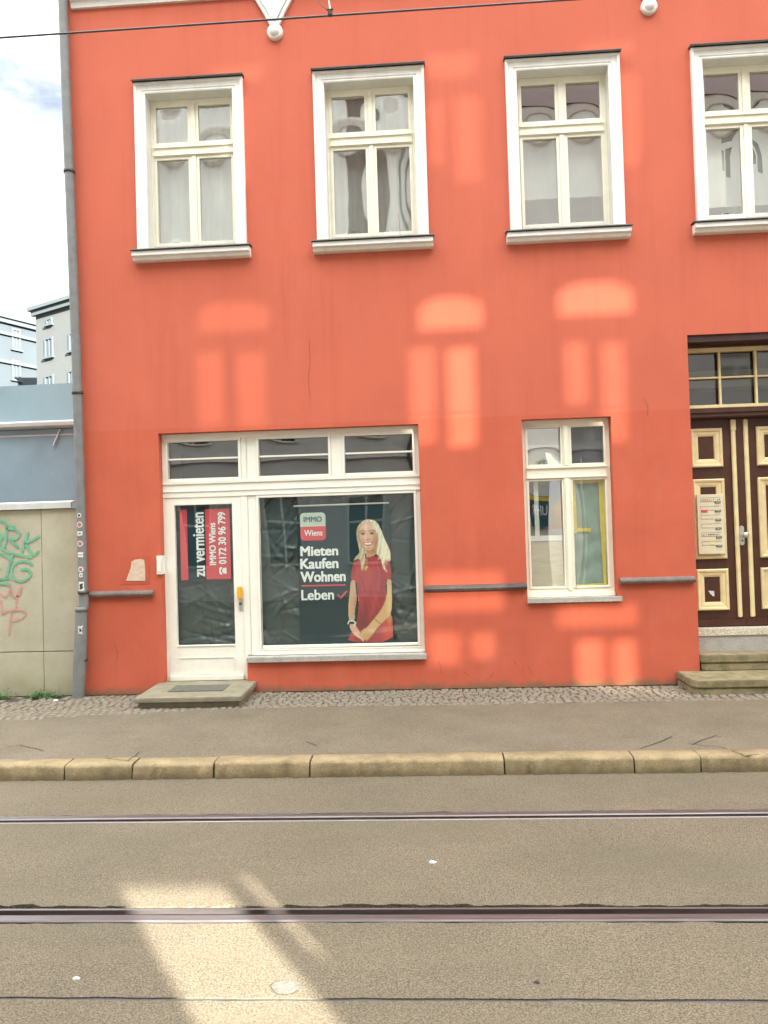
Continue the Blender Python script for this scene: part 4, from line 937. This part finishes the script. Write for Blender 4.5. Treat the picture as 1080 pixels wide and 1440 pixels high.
def far_house(A, d, L_, depth, H, mt, label, wins, courses, trim):
    A = Vector((A[0], A[1], 0)); d = Vector((d[0], d[1], 0)).normalized(); n = Vector((d.y, -d.x, 0))
    if n.dot(CAM-A) < 0: n = -n
    t = tag(empty('apartment_house', A), label, 'house')
    def bx(mb, s0, s1, o0, o1, z0, z1):
        vs_ = []
        for z in (z0, z1):
            for s_, o_ in ((s0,o0),(s1,o0),(s1,o1),(s0,o1)): vs_.append(tuple(d*s_+n*o_+Vector((0,0,z))))
        mb.add(vs_, [(0,3,2,1),(4,5,6,7),(0,1,5,4),(1,2,6,5),(2,3,7,6),(3,0,4,7)])
    m_ = MB(); bx(m_, 0, L_, -depth, 0, -.3, H); m_.build('wall', mt, t)
    m_ = MB(); bx(m_, -.25, L_+.2, -depth-.2, .30, H+.01, H+.16); bx(m_, -.12, L_+.1, .005, .18, H-.22, H); m_.build('eaves', trim, t)
    vs_ = []
    for s_ in (-.2, L_+.2):
        for o_, z in ((.3, H+.165), (-depth*.5, H+1.1), (-depth-.2, H+.165)): vs_.append(tuple(d*s_+n*o_+Vector((0,0,z))))
    MB().add(vs_, [(0,1,2),(5,4,3),(0,3,4,1),(1,4,5,2)]).build('roof', trim, t)
    for z in courses:
        m_ = MB(); bx(m_, -.05, L_, .005, .14, z-.10, z+.06); m_.build('string_course', trim, t)
    for (x0, x1, y0, y1) in wins:
        q0 = hit(x0, y1, A, n)-A; q1 = hit(x1, y0, A, n)-A; s0, s1 = q0.dot(d), q1.dot(d); z0, z1 = q0.z, q1.z
        if s0 > s1: s0, s1 = s1, s0
        we = empty('window', (0,0,0), t); m_ = MB(); w_ = .09
        bx(m_, s0, s0+w_, .005, .07, z0, z1); bx(m_, s1-w_, s1, .005, .07, z0, z1); bx(m_, s0+w_, s1-w_, .005, .07, z1-w_, z1); bx(m_, s0-.08, s1+.08, .005, .13, z0-w_, z0)
        bx(m_, (s0+s1)/2-.03, (s0+s1)/2+.03, .012, .05, z0, z1-w_); m_.build('frame', trim, we)
        m_ = MB(); bx(m_, s0+w_, s1-w_, .004, .010, z0, z1-w_); m_.build('pane', m_farglass, we)
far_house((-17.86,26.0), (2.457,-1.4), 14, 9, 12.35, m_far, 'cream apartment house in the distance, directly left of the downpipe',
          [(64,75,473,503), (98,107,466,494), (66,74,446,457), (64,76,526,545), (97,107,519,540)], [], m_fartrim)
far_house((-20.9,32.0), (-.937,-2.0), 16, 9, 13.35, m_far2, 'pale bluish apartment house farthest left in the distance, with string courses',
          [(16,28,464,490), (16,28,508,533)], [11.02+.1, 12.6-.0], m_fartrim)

# ------------------------------------------------------------------ tram wire overhead
wp = at(464, 22, -4.1)
tw = tag(empty('overhead_wire', (0, -4.1, wp.z)), 'thin dark tram wire crossing in front of the upper house wall', 'wire')
MB().tube([(-40, 0, 0), (40, 0, 0)], .0062, 8).build('contact_wire', m_wire, tw)
hg = tag(empty('wire_hanger', (wp.x, -4.1, wp.z)), 'small metal hanger clamp holding the tram wire near the white pendant', 'wire hanger')
t = MB(); t.box(-.012, .014, -.012, .012, -.004, .03); t.box(-.02, .022, -.006, .006, .0305, .042); t.build('clamp', m_wire, hg, bevel=.004)
t = MB(); t.tube([(0,0,.04),(-.008,0,.12),(-.02,0,.35),(-.03,0,1.3)], .0035, 6); t.tube([(.004,.004,.04),(-.002,.004,.08),(-.012,.004,.12),(-.006,.004,.16),(-.018,.004,.2),(-.025,.004,1.3)], .003, 6); t.build('dropper', m_silver, hg)
MB().tube([(-.006,0,.035),(-.04,0,.055),(-.062,0,.08),(-.074,0,.12),(-.072,0,.2),(-.05,0,.5)], .0022, 6).build('loop_wire', m_wire, hg)

# ------------------------------------------------------------------ the house across the street (behind the camera): openings added and shaped so the low sun casts the light patches
op = tag(empty('opposite_house', (0, -12, 0)), 'pale grey house across the street, mirrored in the red house windows', 'house'); O = op.location
YO = -12.0; KX, KZ = .56/.83, math.tan(SUN_EL)/.83       # shift per metre of street width
HX0, HX1, HZ = -26.0, 40.0, 12.9
oh = []
panes = []
TI = []
def lit(x0, x1, y0, y1, zlow=None, arch=0, ti=1):   # pane added opposite, shaped so sun through it lays this patch on the red wall
    dx, dz = 12*KX, 12*KZ; cy_ = (y0+y1)/2; a = at(x0, cy_).x; b = at(x1, cy_).x; t_ = at((x0+x1)/2, y0).z; u = at((x0+x1)/2, y1).z if zlow is None else zlow
    oh.append((a+dx, b+dx, u+dz, t_+dz-arch)); panes.append(oh[-1]); TI.append(ti)
    if arch:
        oh.append((a+dx+.06, b+dx-.06, t_+dz-arch, t_+dz-arch*.4)); panes.append(oh[-1]); TI.append(ti); oh.append((a+dx+.17, b+dx-.17, t_+dz-arch*.4, t_+dz)); panes.append(oh[-1]); TI.append(ti)
lit(280,382,420,464,arch=.08,ti=0); lit(278,318,492,600,ti=0); lit(334,378,492,600,ti=0)
lit(590,682,414,461,arch=.09,ti=2); lit(578,617,486,622); lit(631,673,486,626,ti=2)
lit(785,893,393,441,arch=.10,ti=2); lit(796,830,478,566); lit(848,884,478,620)
lit(600,672,68,106,ti=0); lit(640,680,132,255,ti=0); lit(604,628,140,230,ti=0)
lit(815,895,46,74,ti=0); lit(872,904,100,232,ti=0); lit(298,372,80,112,ti=0); lit(318,352,135,260,ti=0)
lit(600,712,800,858); lit(604,652,886,934); lit(664,700,886,925)
lit(784,900,846,880); lit(812,854,897,960,-.20,ti=2); lit(862,898,897,960,-.25,ti=2)
lit(1010,1075,180,300)
oh.append((3.36, 3.97, .0, 3.22)); oh.append((4.09, 4.17, 2.92, 3.28)); oh.append((4.10, 4.135, .0, 2.92))  # passage and slits added to shape the sun patch on the road
gx = sorted({HX0, HX1} | {h[0] for h in oh} | {h[1] for h in oh}); gz = sorted({-.15, HZ} | {h[2] for h in oh} | {h[3] for h in oh})
ow = MB()
for i in range(len(gx)-1):
    run = None
    for j in range(len(gz)-1):
        cx, cz = (gx[i]+gx[i+1])/2, (gz[j]+gz[j+1])/2
        if not any(h[0] < cx < h[1] and h[2] < cz < h[3] for h in oh):
            if run is None: run = gz[j]
            if j == len(gz)-2: ow.box(gx[i], gx[i+1], YO-.06, YO, run, gz[j+1])
        elif run is not None: ow.box(gx[i], gx[i+1], YO-.06, YO, run, gz[j]); run = None
ow.box(HX0, 1.2, YO-.06, YO, HZ+.001, 16.2)
ow.build('wall', m_opp, op, org=O)
for k, (a, b_, c_, d_) in enumerate(panes): MB().box(a, b_, YO-.05, YO-.04, c_, d_).build('light_patch_pane', g_tints[TI[k]], op, org=O)
MB().prism([(YO+.45,HZ+.005),(YO-5,HZ+5.6),(YO-5.1,HZ+5.5),(YO+.2,HZ+.002)], 1.25, HX1).build('roof', m_tile, op, org=O)
MB().prism([(YO+.002,HZ-.5),(YO+.12,HZ-.45),(YO+.30,HZ-.15),(YO+.34,HZ),(YO+.002,HZ)], HX0, HX1).build('cornice', m_white, op, org=O)
for z in (3.7, 7.6): MB().box(HX0, HX1, YO+.002, YO+.10, z, z+.16).build('string_course', m_white, op, org=O)
ob = MB(); ob.box(-1.95, -.95, YO+.003, YO+.06, 5.5, 16.1); ob.build('brown_wall_strip', m_tile, op, org=O)
ob = MB()
for x in (-.25, .15): ob.tube([(x, YO+.09, 0), (x, YO+.09, 16)], .06, 10)
ob.build('downpipe', m_flash, op, org=O)
ss = tag(empty('shop_sign', (2.9, YO+.1, 2.2)), 'dark shop sign with white letters and yellow stripe, mirrored in the street window', 'sign')
MB().box(2.45, 3.34, YO+.06, YO+.10, 1.75, 2.62).build('board', m_tealtxt, ss, org=ss.location); MB().box(2.45, 3.34, YO+.101, YO+.106, 2.48, 2.60).build('stripe', m_tape, ss, org=ss.location)
tv, tf = text_mesh('UHR'); tv = (tv-tv.min(0))/(tv.max(0)-tv.min(0))
MB().add([(3.28-p_[0]*.74, YO+.108, 2.08+p_[1]*.27) for p_ in tv], tf).build('lettering', m_pwhite, ss, org=ss.location)
for x in np.arange(-16, 20, 2.4):
    for z0, z1 in (() if 1.5 < x < 3.6 else ((.9, 2.9), (4.6, 6.5), (7.9, 9.55))):
        if any(h[0]-.1 < x+.55 and x-.55 < h[1]+.1 and h[2]-.1 < z1 and z0 < h[3]+.1 for h in oh): continue
        wv = empty('window', (0,0,0), op)
        MB().box(x-.5, x+.5, YO+.003, YO+.02, z0, z1).build('pane', m_oppwin, wv, org=(0,0,0)); 
        fr = MB(); ring(fr, x-.55, x+.55, z0-.05, z1+.05, .07, YO+.004, YO+.06); fr.box(x-.03, x+.03, YO+.021, YO+.05, z0+.02, z1-.02); fr.box(x-.48, x-.031, YO+.021, YO+.05, (z0+z1)/2+.2, (z0+z1)/2+.27); fr.box(x+.031, x+.48, YO+.021, YO+.05, (z0+z1)/2+.2, (z0+z1)/2+.27)
        fr.build('frame', m_white, wv)
        for ch in wv.children: ch.location = -O
